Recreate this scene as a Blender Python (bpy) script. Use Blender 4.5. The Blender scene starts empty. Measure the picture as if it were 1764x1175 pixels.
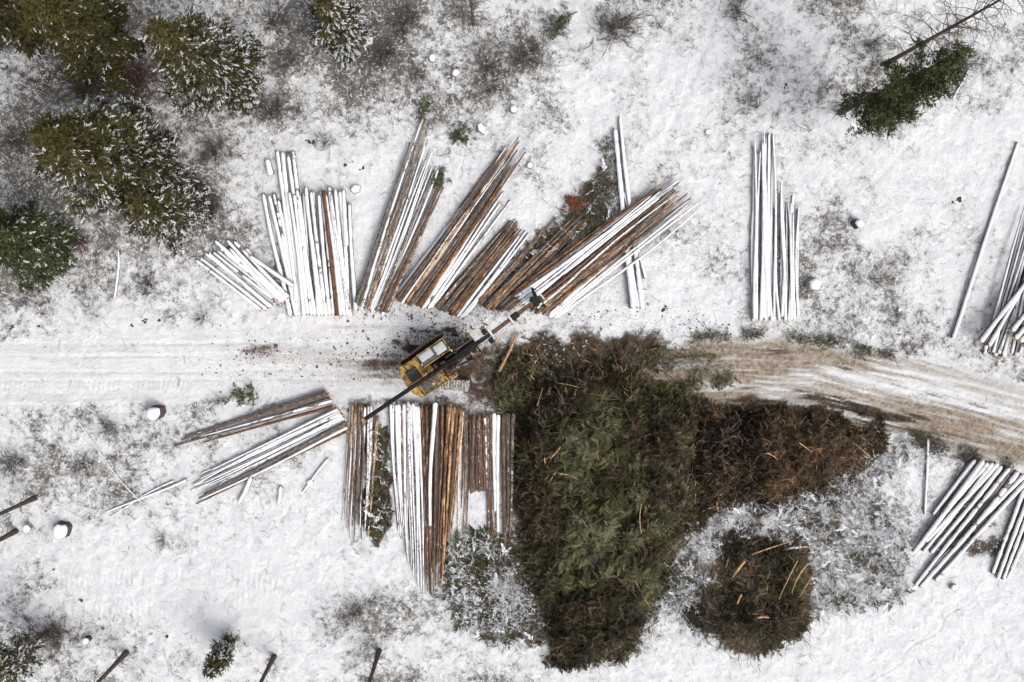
import bpy, math, random
import numpy as np
from mathutils import Vector, Matrix, Quaternion
random.seed(7); rng = np.random.default_rng(7)
C = bpy.context.scene.collection
sc = bpy.context.scene
# ---------------------------------------------------------------- camera
H = 62.0; F = 1372.0; NX, NY = 840.0, 490.0           # height over ground; the point straight below the drone
cam_d = bpy.data.cameras.new('camera'); cam = bpy.data.objects.new('camera', cam_d); C.objects.link(cam)
cam_d.sensor_width = 36; cam_d.lens = F/1764*36; cam_d.clip_end = 3000; cam_d.clip_start = 0.5
v_down = Vector((NX-882, 587.5-NY, -F)).normalized()
Q = v_down.rotation_difference(Vector((0, 0, -1)))
cam.rotation_mode = 'QUATERNION'; cam.rotation_quaternion = Q; cam.location = (0, 0, H)
sc.camera = cam
RM = np.array(Q.to_matrix())
def G(px, py, z=0.0):
    """a place in the yard, from map position and height"""
    d = RM @ np.array([px-882, 587.5-py, -F]); k = (z-H)/d[2]
    return Vector((d[0]*k, d[1]*k, z))
def Garr(px, py, z=0.0):
    d = np.stack([px-882, 587.5-py, np.full_like(px, -F, dtype=float)], -1) @ RM.T
    k = (z-H)/d[..., 2]
    return d[..., 0]*k, d[..., 1]*k
def toPix(x, y, z=0.0):
    p = np.stack([x, y, np.broadcast_to(np.asarray(z, float)-H, x.shape)], -1) @ RM
    return 882 + F*p[..., 0]/(-p[..., 2]), 587.5 - F*p[..., 1]/(-p[..., 2])
# ---------------------------------------------------------------- world, sun, exposure
SUN_EL = 48; SUN_AZ = 128
w = bpy.data.worlds.new('World'); sc.world = w; w.use_nodes = True
wn = w.node_tree; sky = wn.nodes.new('ShaderNodeTexSky'); sky.sky_type = 'NISHITA'; sky.sun_disc = False
sky.sun_elevation = math.radians(SUN_EL); sky.sun_rotation = math.radians(SUN_AZ); sky.dust_density = 4; sky.air_density = 1.0; sky.ozone_density = 1.0
bg = wn.nodes['Background']; hs_ = wn.nodes.new('ShaderNodeHueSaturation'); hs_.inputs['Saturation'].default_value = .3
wn.links.new(sky.outputs[0], hs_.inputs['Color']); wn.links.new(hs_.outputs[0], bg.inputs[0]); bg.inputs[1].default_value = 0.15
sd_ = bpy.data.lights.new('sun', 'SUN'); sd_.energy = 1.1; sd_.angle = math.radians(32); sd_.color = (1, .93, .82)
sun = bpy.data.objects.new('sun', sd_); C.objects.link(sun)
az, el = math.radians(SUN_AZ), math.radians(SUN_EL)
sdir = Vector((math.sin(az)*math.cos(el), math.cos(az)*math.cos(el), math.sin(el)))
sun.rotation_mode = 'QUATERNION'; sun.rotation_quaternion = Vector((0, 0, 1)).rotation_difference(sdir)
sc.view_settings.view_transform = 'Standard'; sc.view_settings.look = 'None'
sc.view_settings.exposure = 0.5; sc.view_settings.gamma = 1
sc.render.engine = 'CYCLES'
# ---------------------------------------------------------------- materials
class NT:
    def __init__(s, name):
        s.m = bpy.data.materials.new(name); s.m.use_nodes = True; s.t = s.m.node_tree
        s.b = s.t.nodes['Principled BSDF']; s.b.inputs['Roughness'].default_value = .85
        s.b.inputs['Specular IOR Level'].default_value = .2
    def n(s, typ, ins=None, **kw):
        nd = s.t.nodes.new(typ)
        for k, v in kw.items(): setattr(nd, k, v)
        for k, v in (ins or {}).items(): s.put(nd.inputs[k], v)
        return nd
    def put(s, sock, v):
        if isinstance(v, bpy.types.NodeSocket): s.t.links.new(v, sock)
        else:
            if isinstance(v, (tuple, list)) and len(v) == 3 and sock.type == 'RGBA': v = (*v, 1)
            sock.default_value = v
    def mix(s, f, a, b):
        nd = s.n('ShaderNodeMix', data_type='RGBA'); s.put(nd.inputs[0], f); s.put(nd.inputs[6], a); s.put(nd.inputs[7], b); return nd.outputs[2]
    def math(s, op, a, b=0., c=0.):
        nd = s.n('ShaderNodeMath', operation=op); s.put(nd.inputs[0], a); s.put(nd.inputs[1], b); s.put(nd.inputs[2], c); return nd.outputs[0]
    def step(s, x, lo, hi):
        nd = s.n('ShaderNodeMapRange', interpolation_type='SMOOTHSTEP'); s.put(nd.inputs[0], x); s.put(nd.inputs[1], lo); s.put(nd.inputs[2], hi); return nd.outputs[0]
    def noise(s, vec, scale, detail=4, rough=.6, dist=0.):
        nd = s.n('ShaderNodeTexNoise', {'Scale': scale, 'Detail': detail, 'Roughness': rough, 'Distortion': dist}); s.put(nd.inputs['Vector'], vec); return nd.outputs[0]
    def coord(s, k='Object', sc=None):
        o = s.n('ShaderNodeTexCoord').outputs[k]
        if sc: o = s.n('ShaderNodeMapping', {'Vector': o, 'Scale': sc}).outputs[0]
        return o
    def geo(s, k='Position', sc=None):
        o = s.n('ShaderNodeNewGeometry').outputs[k]
        if sc: o = s.n('ShaderNodeMapping', {'Vector': o, 'Scale': sc}).outputs[0]
        return o
    def up(s):
        return s.n('ShaderNodeSeparateXYZ', {0: s.geo('Normal')}).outputs[2]
    def attr(s, name, t='GEOMETRY'):
        return s.n('ShaderNodeAttribute', attribute_name=name, attribute_type=t)
    def color(s, c): s.put(s.b.inputs['Base Color'], c)
    def bump(s, h, st=.5, d=.05):
        nd = s.n('ShaderNodeBump', {'Strength': st, 'Distance': d, 'Height': h}); s.t.links.new(nd.outputs[0], s.b.inputs['Normal'])
SNOW = (.80, .81, .835)
def mat_simple(name, col, rough=.7, var=.25, scale=3., metal=0., snow=0., c2=None):
    t = NT(name); p = t.coord()
    n = t.noise(p, scale, 6, .65)
    a = tuple(c*(1-var) for c in col); b = c2 or tuple(min(1, c*(1+var)) for c in col)
    c = t.mix(t.step(n, .35, .65), a, b)
    if snow > 0:
        m = t.noise(t.geo(), 5., 6, .7)
        f = t.math('MULTIPLY', t.step(m, .72-.35*snow, .78-.35*snow), t.step(t.up(), .35, .7))
        c = t.mix(f, c, SNOW)
    t.color(c); t.b.inputs['Roughness'].default_value = rough; t.b.inputs['Metallic'].default_value = metal
    t.bump(n, .3, .02)
    return t.m
def m_ground():
    t = NT('ground'); P = t.geo()
    A = t.attr('mask'); s = t.n('ShaderNodeSeparateColor', {0: A.outputs['Color']})
    veg, dirt, mud = s.outputs[0], s.outputs[1], s.outputs[2]
    n1 = t.noise(P, 2.6, 10, .74, .5); n2 = t.noise(P, 1.1, 6, .6); n3 = t.noise(P, 7., 8, .8, 1.4)
    vth = t.math('SUBTRACT', .665, t.math('MULTIPLY', veg, .235))
    base = t.math('ADD', t.math('MULTIPLY', n1, .45), t.math('MULTIPLY', n3, .55))
    vf = t.step(base, t.math('SUBTRACT', vth, .03), t.math('ADD', vth, .055))
    gcol = t.mix(t.step(n2, .35, .65), (.075, .062, .048), (.20, .175, .15))
    gcol = t.mix(t.step(n3, .5, .7), gcol, (.26, .235, .21))
    n6 = t.noise(P, .9, 8, .7, .8)
    snowc = t.mix(t.step(n6, .4, .6), (.745, .76, .79), (.84, .845, .855))
    tan = t.mix(t.step(n1, .35, .65), (.175, .135, .10), (.46, .385, .305))
    df = t.math('MULTIPLY', dirt, t.step(t.math('ADD', n3, t.math('MULTIPLY', dirt, .5)), .4, .75))
    c = t.mix(df, snowc, tan)
    c = t.mix(t.math('MULTIPLY', vf, .95), c, gcol)
    mc = t.mix(t.step(n1, .4, .62), (.030, .021, .015), (.13, .092, .064))
    mth = t.math('SUBTRACT', .73, t.math('MULTIPLY', mud, .40))
    mf = t.step(base, t.math('SUBTRACT', mth, .11), t.math('ADD', mth, .10))
    c = t.mix(mf, c, mc)
    t.color(c)
    t.bump(t.math('ADD', n1, t.math('MULTIPLY', n3, .5)), 1., .22)
    return t.m
def m_bark():
    t = NT('bark'); oi = t.n('ShaderNodeObjectInfo'); rnd = oi.outputs['Random']
    s = t.n('ShaderNodeSeparateColor', {0: oi.outputs['Color']}); snow, orange = s.outputs[0], s.outputs[1]
    off = t.n('ShaderNodeVectorMath', operation='ADD'); t.put(off.inputs[0], t.coord('Object', (1.1, 5, 5)))
    cx = t.n('ShaderNodeCombineXYZ', {0: t.math('MULTIPLY', rnd, 97.), 1: t.math('MULTIPLY', rnd, 41.)}); t.put(off.inputs[1], cx.outputs[0])
    P = off.outputs[0]
    n1 = t.noise(P, 3., 8, .7, .2); n2 = t.noise(P, 1.2, 4, .6); n3 = t.noise(t.geo(), 7., 6, .7)
    dark = t.mix(s.outputs[2], (.024, .020, .017), (.030, .017, .011)); lite = t.mix(s.outputs[2], (.20, .175, .155), (.20, .095, .05))
    c = t.mix(t.step(n1, .36, .64), dark, lite)
    n5 = t.noise(t.geo(), 13., 5, .8)
    th = t.math('SUBTRACT', .70, t.math('MULTIPLY', orange, .205))
    pf = t.step(t.math('ADD', t.math('MULTIPLY', n5, .5), t.math('MULTIPLY', n2, .5)), t.math('SUBTRACT', th, .03), t.math('ADD', th, .04))
    c = t.mix(pf, c, t.mix(t.step(n3, .35, .65), (.74, .47, .25), (.42, .22, .10)))
    sf = t.math('SUBTRACT', .68, t.math('MULTIPLY', snow, .22))
    n4 = t.math('ADD', t.math('MULTIPLY', t.noise(P, 2., 8, .75), .55), t.math('MULTIPLY', n3, .45))
    f = t.math('MULTIPLY', t.step(n4, t.math('SUBTRACT', sf, .06), t.math('ADD', sf, .06)), t.step(t.up(), .3, .7))
    c = t.mix(f, c, SNOW)
    t.color(c); t.bump(n1, .6, .03)
    return t.m
def m_snow(name='snow', tint=1.):
    t = NT(name); n = t.noise(t.geo(), 3., 8, .7)
    c = t.mix(t.step(n, .35, .65), tuple(x*.93*tint for x in SNOW), tuple(x*1.03*tint for x in SNOW)); t.color(c)
    t.bump(n, .6, .05); t.b.inputs['Roughness'].default_value = .9
    return t.m
def m_leaf(name, cols, snow=0.):
    """cols: ramp over the per-piece random value"""
    t = NT(name); a = t.attr('rnd').outputs['Fac']
    r = t.n('ShaderNodeValToRGB'); t.put(r.inputs[0], a); cr = r.color_ramp
    while len(cr.elements) < len(cols): cr.elements.new(.5)
    for i, cc in enumerate(cols): cr.elements[i].position = i/(len(cols)-1); cr.elements[i].color = (*cc, 1)
    c = r.outputs[0]; n = t.noise(t.geo(), 2.5, 4, .6)
    c = t.mix(t.math('MULTIPLY', t.step(n, .4, .7), .45), c, tuple(x*.5 for x in cols[0]))
    if snow:
        m = t.noise(t.geo(), 6., 5, .7)
        c = t.mix(t.math('MULTIPLY', t.step(m, .75-.4*snow, .8-.4*snow), t.step(t.up(), .1, .4)), c, SNOW)
    t.color(c); t.b.inputs['Roughness'].default_value = .75
    return t.m
M = {}
M['ground'] = m_ground(); M['bark'] = m_bark(); M['snow'] = m_snow('snow', .95)
M['wood'] = mat_simple('cut_wood', (.55, .33, .17), .8, .3, 8.)
M['fresh'] = mat_simple('fresh_wood', (.50, .31, .16), .8, .45, 5., snow=.25)
M['trunk'] = mat_simple('trunk_bark', (.075, .058, .048), .9, .45, 9.)
M['twig'] = mat_simple('twig', (.085, .07, .06), .9, .5, 3., c2=(.2, .17, .15))
M['branch'] = mat_simple('branch_bark', (.10, .078, .06), .9, .5, 2., c2=(.26, .2, .155))
M['twig_red'] = mat_simple('twig_red', (.12, .07, .055), .9, .4, 3.)
M['frost_twig'] = m_snow('frosted_twig', 1.04)
M['tree_snow'] = m_snow('tree_snow', .74)
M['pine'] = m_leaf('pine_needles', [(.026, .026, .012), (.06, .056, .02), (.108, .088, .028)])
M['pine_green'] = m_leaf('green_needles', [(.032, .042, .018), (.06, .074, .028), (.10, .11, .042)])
M['slash_green'] = m_leaf('slash_green', [(.014, .012, .006), (.06, .046, .02), (.055, .06, .02), (.07, .084, .03), (.16, .17, .085), (.13, .085, .045)])
M['slash_brown'] = m_leaf('slash_brown', [(.008, .006, .004), (.026, .017, .010), (.048, .03, .015), (.034, .034, .014), (.13, .08, .042)])
M['slash_olive'] = m_leaf('slash_olive', [(.035, .03, .015), (.075, .066, .032), (.10, .088, .045), (.06, .066, .026), (.19, .14, .09)])
M['grass'] = m_leaf('dry_grass', [(.06, .052, .04), (.12, .105, .08), (.20, .18, .15), (.10, .105, .06)])
M['yellow'] = mat_simple('yellow_paint', (.15, .10, .05), .5, .6, 3.2, snow=.0, c2=(.56, .33, .09))
M['yellow_worn'] = mat_simple('worn_yellow', (.09, .07, .05), .6, .6, 4., c2=(.36, .22, .08))
M['black'] = mat_simple('black_steel', (.014, .013, .013), .65, .4, 4.)
M['grey'] = mat_simple('grey_steel', (.085, .085, .09), .5, .3, 4.)
M['rust'] = mat_simple('rusty_steel', (.10, .055, .035), .7, .5, 5.)
M['pale'] = mat_simple('pale_steel', (.55, .56, .58), .4, .2, 4.)
M['track'] = mat_simple('track_steel', (.14, .125, .11), .6, .45, 6., c2=(.62, .58, .53))
M['glass'] = mat_simple('glass', (.02, .022, .026), .1, .1, 1.)
M['boulder'] = mat_simple('boulder', (.30, .28, .26), .85, .4, 4.)
M['dirty_snow'] = m_snow('dirty_snow', .5)
M['beacon'] = mat_simple('beacon', (.75, .75, .75), .3, .05)
# ---------------------------------------------------------------- mesh helpers
def mesh_obj(name, V, Fc, mats, parent=None, smooth=False, mi=None, rnd=None):
    me = bpy.data.meshes.new(name); V = np.asarray(V, np.float32); 
    if isinstance(Fc, np.ndarray):
        nf, k = Fc.shape
        me.vertices.add(len(V)); me.vertices.foreach_set('co', V.ravel())
        me.loops.add(nf*k); me.loops.foreach_set('vertex_index', Fc.astype(np.int32).ravel())
        me.polygons.add(nf); me.polygons.foreach_set('loop_start', np.arange(0, nf*k, k, dtype=np.int32))
        me.update(calc_edges=True)
    else:
        me.from_pydata([tuple(map(float, v)) for v in V], [], Fc); me.update()
    for m in (mats if isinstance(mats, (list, tuple)) else [mats]): me.materials.append(m)
    if mi is not None: me.polygons.foreach_set('material_index', np.asarray(mi, np.int32))
    if smooth: me.polygons.foreach_set('use_smooth', np.ones(len(me.polygons), bool))
    if rnd is not None:
        a = me.attributes.new('rnd', 'FLOAT', 'POINT'); a.data.foreach_set('value', np.asarray(rnd, np.float32))
    o = bpy.data.objects.new(name, me); C.objects.link(o)
    if parent: o.parent = parent
    return o
def tag(o, label=None, cat=None, group=None, kind=None):
    if label: o['label'] = label
    if cat: o['category'] = cat
    if group: o['group'] = group
    if kind: o['kind'] = kind
    return o
def empty(name, loc, rz=0):
    o = bpy.data.objects.new(name, None); C.objects.link(o); o.location = loc; o.rotation_euler = (0, 0, rz); o.empty_display_size = .3
    return o
class MB:
    def __init__(s): s.v = []; s.f = []
    def add(s, V, Fc):
        b = len(s.v); s.v += [tuple(x) for x in V]; s.f += [tuple(i+b for i in f) for f in Fc]; return s
    def box(s, x0, x1, y0, y1, z0, z1, bev=.03, Mx=None):
        b = min(bev, (x1-x0)*.3, (y1-y0)*.3, (z1-z0)*.3)
        V = []
        for z, i in ((z0, b), (z0+b, 0), (z1-b, 0), (z1, b)):
            V += [(x0+i, y0+b+i, z), (x0+b+i, y0+i, z), (x1-b-i, y0+i, z), (x1-i, y0+b+i, z), (x1-i, y1-b-i, z), (x1-b-i, y1-i, z), (x0+b+i, y1-i, z), (x0+i, y1-b-i, z)]
        Fc = [tuple(range(7, -1, -1)), tuple(range(24, 32))]
        for k in range(3):
            for j in range(8): Fc.append((k*8+j, k*8+(j+1) % 8, k*8+8+(j+1) % 8, k*8+8+j))
        if Mx is not None: V = [tuple(Mx @ Vector(v)) for v in V]
        return s.add(V, Fc)
    def tube(s, pts, rad, n=8, cap=True):
        pts = [Vector(p) for p in pts]; V = []; 
        if not hasattr(rad, '__len__'): rad = [rad]*len(pts)
        for i, p in enumerate(pts):
            d = (pts[min(i+1, len(pts)-1)]-pts[max(i-1, 0)]).normalized()
            a = Vector((0, 0, 1)) if abs(d.z) < .9 else Vector((1, 0, 0))
            u = d.cross(a).normalized(); q = u.cross(d)
            for j in range(n):
                t = 2*math.pi*j/n; V.append(p+(u*math.cos(t)+q*math.sin(t))*rad[i])
        Fc = []
        for i in range(len(pts)-1):
            for j in range(n): Fc.append((i*n+j, i*n+(j+1) % n, (i+1)*n+(j+1) % n, (i+1)*n+j))
        if cap: Fc += [tuple(range(n-1, -1, -1)), tuple(range((len(pts)-1)*n, len(pts)*n))]
        return s.add(V, Fc)
    def prism(s, poly, z0, z1, bev=.0):
        n = len(poly); V = [(x, y, z0) for x, y in poly]+[(x, y, z1) for x, y in poly]
        Fc = [tuple(range(n-1, -1, -1)), tuple(range(n, 2*n))]+[(j, (j+1) % n, n+(j+1) % n, n+j) for j in range(n)]
        return s.add(V, Fc)
    def build(s, name, m, parent=None, smooth=False): return mesh_obj(name, s.v, s.f, m, parent, smooth)
# value noise in numpy
_L = rng.random((256, 256))
def vn(x, y):
    xi = np.floor(x).astype(int); yi = np.floor(y).astype(int); fx = x-xi; fy = y-yi
    fx = fx*fx*(3-2*fx); fy = fy*fy*(3-2*fy)
    g = lambda i, j: _L[(xi+i) & 255, (yi+j) & 255]
    return (g(0, 0)*(1-fx)+g(1, 0)*fx)*(1-fy)+(g(0, 1)*(1-fx)+g(1, 1)*fx)*fy
def fbm(x, y, o=5, s=0.):
    r = 0; a = .5; t = 0
    for k in range(o): r = r+a*vn(x*2**k+17.3*k+s*31.7, y*2**k+5.1*k+s*11.3); t += a; a *= .55
    return r/t
def sst(x, a, b): t = np.clip((x-a)/(b-a), 0, 1); return t*t*(3-2*t)
def sdist(px, py, poly):
    """signed distance to polygon (positive inside), map units"""
    poly = np.array(poly, float); d = np.full(px.shape, 1e9); ins = np.zeros(px.shape, bool)
    for i in range(len(poly)):
        a = poly[i]; b = poly[(i+1) % len(poly)]; e = b-a
        wx = px-a[0]; wy = py-a[1]; t = np.clip((wx*e[0]+wy*e[1])/(e@e+1e-9), 0, 1)
        d = np.minimum(d, np.hypot(wx-e[0]*t, wy-e[1]*t))
        c = ((a[1] > py) != (b[1] > py)) & (px < (b[0]-a[0])*(py-a[1])/(b[1]-a[1]+1e-12)+a[0]); ins ^= c
    return np.where(ins, d, -d)
def ell(px, py, cx, cy, rx, ry, rot=0.):
    a = math.radians(rot); dx = px-cx; dy = py-cy
    u = (dx*math.cos(a)+dy*math.sin(a))/rx; v = (-dx*math.sin(a)+dy*math.cos(a))/ry
    return np.hypot(u, v)
# ---------------------------------------------------------------- areas of the yard (map outlines)
GREEN = [(846, 655), (862, 612), (895, 585), (960, 572), (1050, 570), (1142, 572), (1150, 606), (1085, 632), (1118, 660), (1180, 684), (1215, 712), (1200, 760), (1205, 830), (1195, 884), (1172, 902), (1160, 960), (1142, 1020), (1122, 1062), (1090, 1102), (1040, 1132), (960, 1146), (936, 1080), (915, 1010), (897, 940), (888, 850), (888, 720), (862, 700)]
BROWN = [(1178, 722), (1250, 702), (1400, 706), (1512, 735), (1522, 770), (1490, 802), (1430, 832), (1350, 862), (1250, 872), (1196, 890), (1168, 800)]
ROUND = [(1308+(a-1308)*.93, 1020+(b-1020)*.95) for a, b in [(1240, 930), (1290, 913), (1340, 930), (1388, 948), (1402, 1000), (1396, 1060), (1370, 1092), (1322, 1127), (1262, 1110), (1215, 1085), (1168, 1068), (1175, 1045), (1222, 1050), (1232, 1000)]]
SN1 = [(1180, 900), (1260, 865), (1400, 850), (1500, 790), (1562, 745), (1566, 800), (1500, 850), (1560, 920), (1565, 1030), (1480, 1055), (1400, 1060), (1400, 950), (1340, 925), (1240, 930), (1230, 1000), (1150, 1070), (1138, 1045), (1165, 950)]
SN2 = [(762, 1000), (800, 925), (885, 945), (930, 1040), (942, 1100), (860, 1112), (790, 1075)]
BPQ = [(640, 740), (668, 740), (672, 880), (655, 935), (628, 905)]
BF = [(824, 522), (870, 470), (930, 405), (960, 372), (1000, 325), (1036, 290), (1042, 235), (1060, 262), (1062, 385), (1010, 400), (930, 465), (868, 528)]
ROAD_L = [(-400, 590), (0, 588), (300, 575), (560, 552), (720, 548), (900, 560), (900, 690), (720, 692), (560, 672), (300, 690), (0, 698), (-400, 700)]
ROAD_R = [(1080, 640), (1100, 605), (1230, 582), (1330, 580), (1450, 598), (1600, 622), (1764, 660), (2200, 780), (2200, 960), (1764, 806), (1640, 775), (1520, 740), (1400, 708), (1250, 704), (1150, 712), (1100, 670)]
def road_v(px):   # course of the dirt road's centre
    return np.interp(px, [1080, 1250, 1400, 1550, 1764, 2200], [655, 640, 645, 680, 735, 870])
def ground_masks(px, py, X, Y):
    wx = px+28*(fbm(X*.6, Y*.6, 4, 1)-.5)*2; wy = py+28*(fbm(X*.6, Y*.6, 4, 2)-.5)*2
    L = fbm(X*.12, Y*.12, 5, 3); Mn = fbm(X*.45, Y*.45, 5, 4); S = fbm(X*2.2, Y*2.2, 4, 5)
    veg = .50+.0*px
    def lift(v, d, a, r0=.5, r1=1.15): return np.maximum(v, a*sst(d, r1, r0)+0*v) if a > 0 else v+a*sst(d, r1, r0)
    def addz(v, d, a, r0=.45, r1=1.2): return v+a*sst(d, r1, r0)
    for e in [(180, 230, 330, 260, 0, .45), (640, 110, 330, 170, 0, .36), (880, 120, 90, 110, 0, .2), (230, 470, 280, 90, 0, .22), (560, 60, 120, 80, 0, .1), (730, 20, 120, 40, 0, .25), (1060, 50, 90, 60, 0, .22),
              (240, 800, 280, 110, 10, .33), (60, 850, 120, 90, 0, .2), (1290, 80, 110, 110, 0, .08), (1640, 110, 140, 90, -25, .18), (1240, 480, 260, 110, 0, .04), (1500, 420, 110, 150, 0, .08),
              (100, 1130, 180, 60, 0, .2), (430, 1120, 160, 60, 0, .14), (640, 1060, 110, 50, 0, .18), (1470, 930, 120, 130, 0, .16), (700, 740, 220, 60, 0, .05), (380, 690, 130, 28, 0, .2),
              (640, 960, 70, 60, 0, .02), (1130, 420, 180, 160, 0, .1), (1640, 520, 120, 130, 0, .05), (1090, 250, 150, 120, 0, .03)]:
        veg = addz(veg, ell(wx, wy, *e[:5]), e[5]*.72)
    for e in [(560, 900, 170, 60, 0, -.12), (430, 1000, 300, 70, 0, -.22), (1560, 1130, 400, 80, 0, -.34), (1660, 235, 120, 40, -10, -.3), (1060, 1130, 150, 40, 0, -.25), (620, 1130, 260, 40, 0, -.1),
              (1180, 80, 60, 120, 20, -.2), (480, 1060, 120, 60, 0, -.05), (1500, 250, 300, 200, 0, -.04), (1250, 430, 50, 160, 0, -.12), (650, 400, 60, 120, 20, -.1), (480, 380, 40, 120, -8, -.05), (1600, 1050, 200, 90, 0, -.2)]:
        veg = addz(veg, ell(wx, wy, *e[:5]), e[5])
    veg = veg-.04+1.0*(L-.5)+.85*(Mn-.5)+.6*(S-.5)
    rl = sst(sdist(px, wy*.4+py*.6, ROAD_L), -10, 16); rr = sst(sdist(wx*.4+px*.6, wy*.4+py*.6, ROAD_R), -12, 14)
    streak = fbm(X*.13, (Y)*2.6, 5, 6); streak_f = fbm(X*.5, Y*5., 4, 7)
    veg = veg*(1-rl*.92)*(1-rr*.9)
    # left road: brown speckled patches beside wheel paths
    mud = 0*px
    for e in [(448, 606, 55, 24, 0, .62), (600, 612, 130, 44, 0, .45), (660, 630, 75, 56, 0, .72), (690, 655, 40, 26, 0, .5), (680, 592, 40, 22, 0, .3), (400, 600, 110, 10, 0, .22), (450, 655, 260, 6, 0, .16), (560, 640, 200, 24, 0, .2)]:
        mud = np.maximum(mud, e[5]*sst(ell(px, wy*.6+py*.4, *e[:5]), 1.2, .2)*(.55+1.0*(streak-.25)+.5*(S-.5)))
    dirt = rl*np.clip(.10+sst(streak, .45, .75)*.28*sst(px, 300, 600)+.05*sst(streak_f, .5, .7)+.18*sst(px, 330, 700)*sst(abs(py-625), 48, 20), 0, 1)
    # right road: tan, with streaks along its course
    v = py-road_v(px); u = px
    st = fbm(u*.006, v*.085, 5, 8); st2 = fbm(u*.02, v*.25, 4, 9)
    fade = 1-.5*sst(px, 1500, 1764)*sst(v, 10, -40)
    d2 = rr*np.clip(.58+.3*sst(px, 1350, 1200)+1.9*(st-.42)+1.7*(st2-.5)+.35*sst(ell(px, py, 1330, 612, 180, 28, 5), 1.2, .3)+.45*sst(ell(px, py, 1650, 745, 220, 26, 14), 1.3, .3)-.28*sst(ell(px, py, 1480, 655, 200, 12, 8), 1.2, .3)-.35*sst(ell(px, py, 1690, 700, 200, 14, 14), 1.2, .3), .05, 1)*fade
    dirt = np.maximum(dirt, d2)
    for e in [(1340, 606, 36, 9, 0, .75), (1445, 633, 40, 8, 5, .7), (1250, 640, 90, 7, 0, .4), (1390, 622, 160, 5, 9, .45), (1530, 662, 160, 5, 11, .45), (1180, 615, 60, 10, -6, .6), (1580, 740, 160, 7, 13, .7), (1650, 752, 120, 5, 14, .6), (1500, 640, 190, 4, 9, .5), (1650, 690, 140, 4, 14, .5), (1290, 690, 100, 7, 3, .75), (1220, 700, 60, 14, 0, .9), (1300, 668, 60, 8, 4, .5), (1455, 697, 110, 13, 14, 1.2), (1530, 718, 100, 12, 4, 1.), (1410, 722, 130, 11, 9, 1.), (1500, 735, 50, 14, 10, 1.1), (1360, 708, 130, 8, 2, .7), (1480, 730, 60, 9, 10, .7), (1615, 684, 26, 2.6, 9, .9), (1680, 708, 40, 2.6, 14, .8), (1640, 722, 90, 14, 10, .4), (1600, 770, 110, 9, 12, .35)]:
        mud = np.maximum(mud, e[5]*sst(ell(px, wy*.15+py*.85, *e[:5]), 1.25, .3)*(.35+1.9*(st2-.25)))
    # machine surroundings and litter under the brush
    for e in [(832, 640, 58, 62, 0, .95), (870, 640, 60, 60, 0, .9), (1120, 700, 60, 60, 0, .8), (1185, 730, 40, 40, 0, .7), (770, 575, 75, 16, 10, .8), (700, 600, 36, 18, 0, .8), (830, 690, 60, 30, 0, .45), (700, 700, 160, 14, 0, .6), (870, 590, 50, 20, 0, .6), (640, 800, 20, 110, 0, .7), (740, 690, 80, 14, 0, .5)]:
        mud = np.maximum(mud, e[5]*sst(ell(wx, wy, *e[:5]), 1.3, .4)*(.5+1.1*(S-.1)))
    for poly, a, s0, s1 in [(GREEN, 1.1, -26, 30), (BROWN, 1.2, -26, 18), (ROUND, 1.15, -12, 12), (BPQ, 1.1, -14, 8), (BF, .86, -14, 24)]:
        mud = np.maximum(mud, a*sst(sdist(wx, wy, poly), s0, s1))
    mud = np.maximum(mud, .62*sst(sdist(wx, wy, SN2), -10, 30)*(.4+1.2*(Mn-.1)))
    mud = np.maximum(mud, .46*sst(sdist(wx, wy, SN1), -10, 40)*(.1+1.9*(Mn-.15)))
    mud = np.maximum(mud, .8*sst(ell(wx, wy, 1698, 935, 34, 26, 0), 1.3, .4))
    for e in [(215, 130, 75, 60, 30, .75), (300, 330, 100, 70, 10, .5), (80, 130, 120, 40, 0, .6), (400, 190, 60, 30, 30, .6), (135, 410, 30, 36, 0, .6), (60, 1110, 55, 50, 0, .7), (400, 1105, 30, 25, 0, .6), (200, 250, 130, 100, 0, .55), (590, 75, 30, 20, 0, .6), (360, 120, 60, 60, 0, .5), (230, 1150, 30, 40, 0, .4), (470, 1140, 30, 40, 0, .5)]:
        mud = np.maximum(mud, e[5]*sst(ell(wx, wy, *e[:5]), 1.3, .3)*(.5+1.1*(S-.1)))
    mud *= 1-.55*sst(sdist(wx, wy, [(1140, 640), (1250, 645), (1250, 700), (1140, 690)]), -10, 10)
    return np.clip(veg, 0, 1), np.clip(dirt, 0, 1), np.clip(mud, 0, 1), rl, rr, streak, v, st
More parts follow.
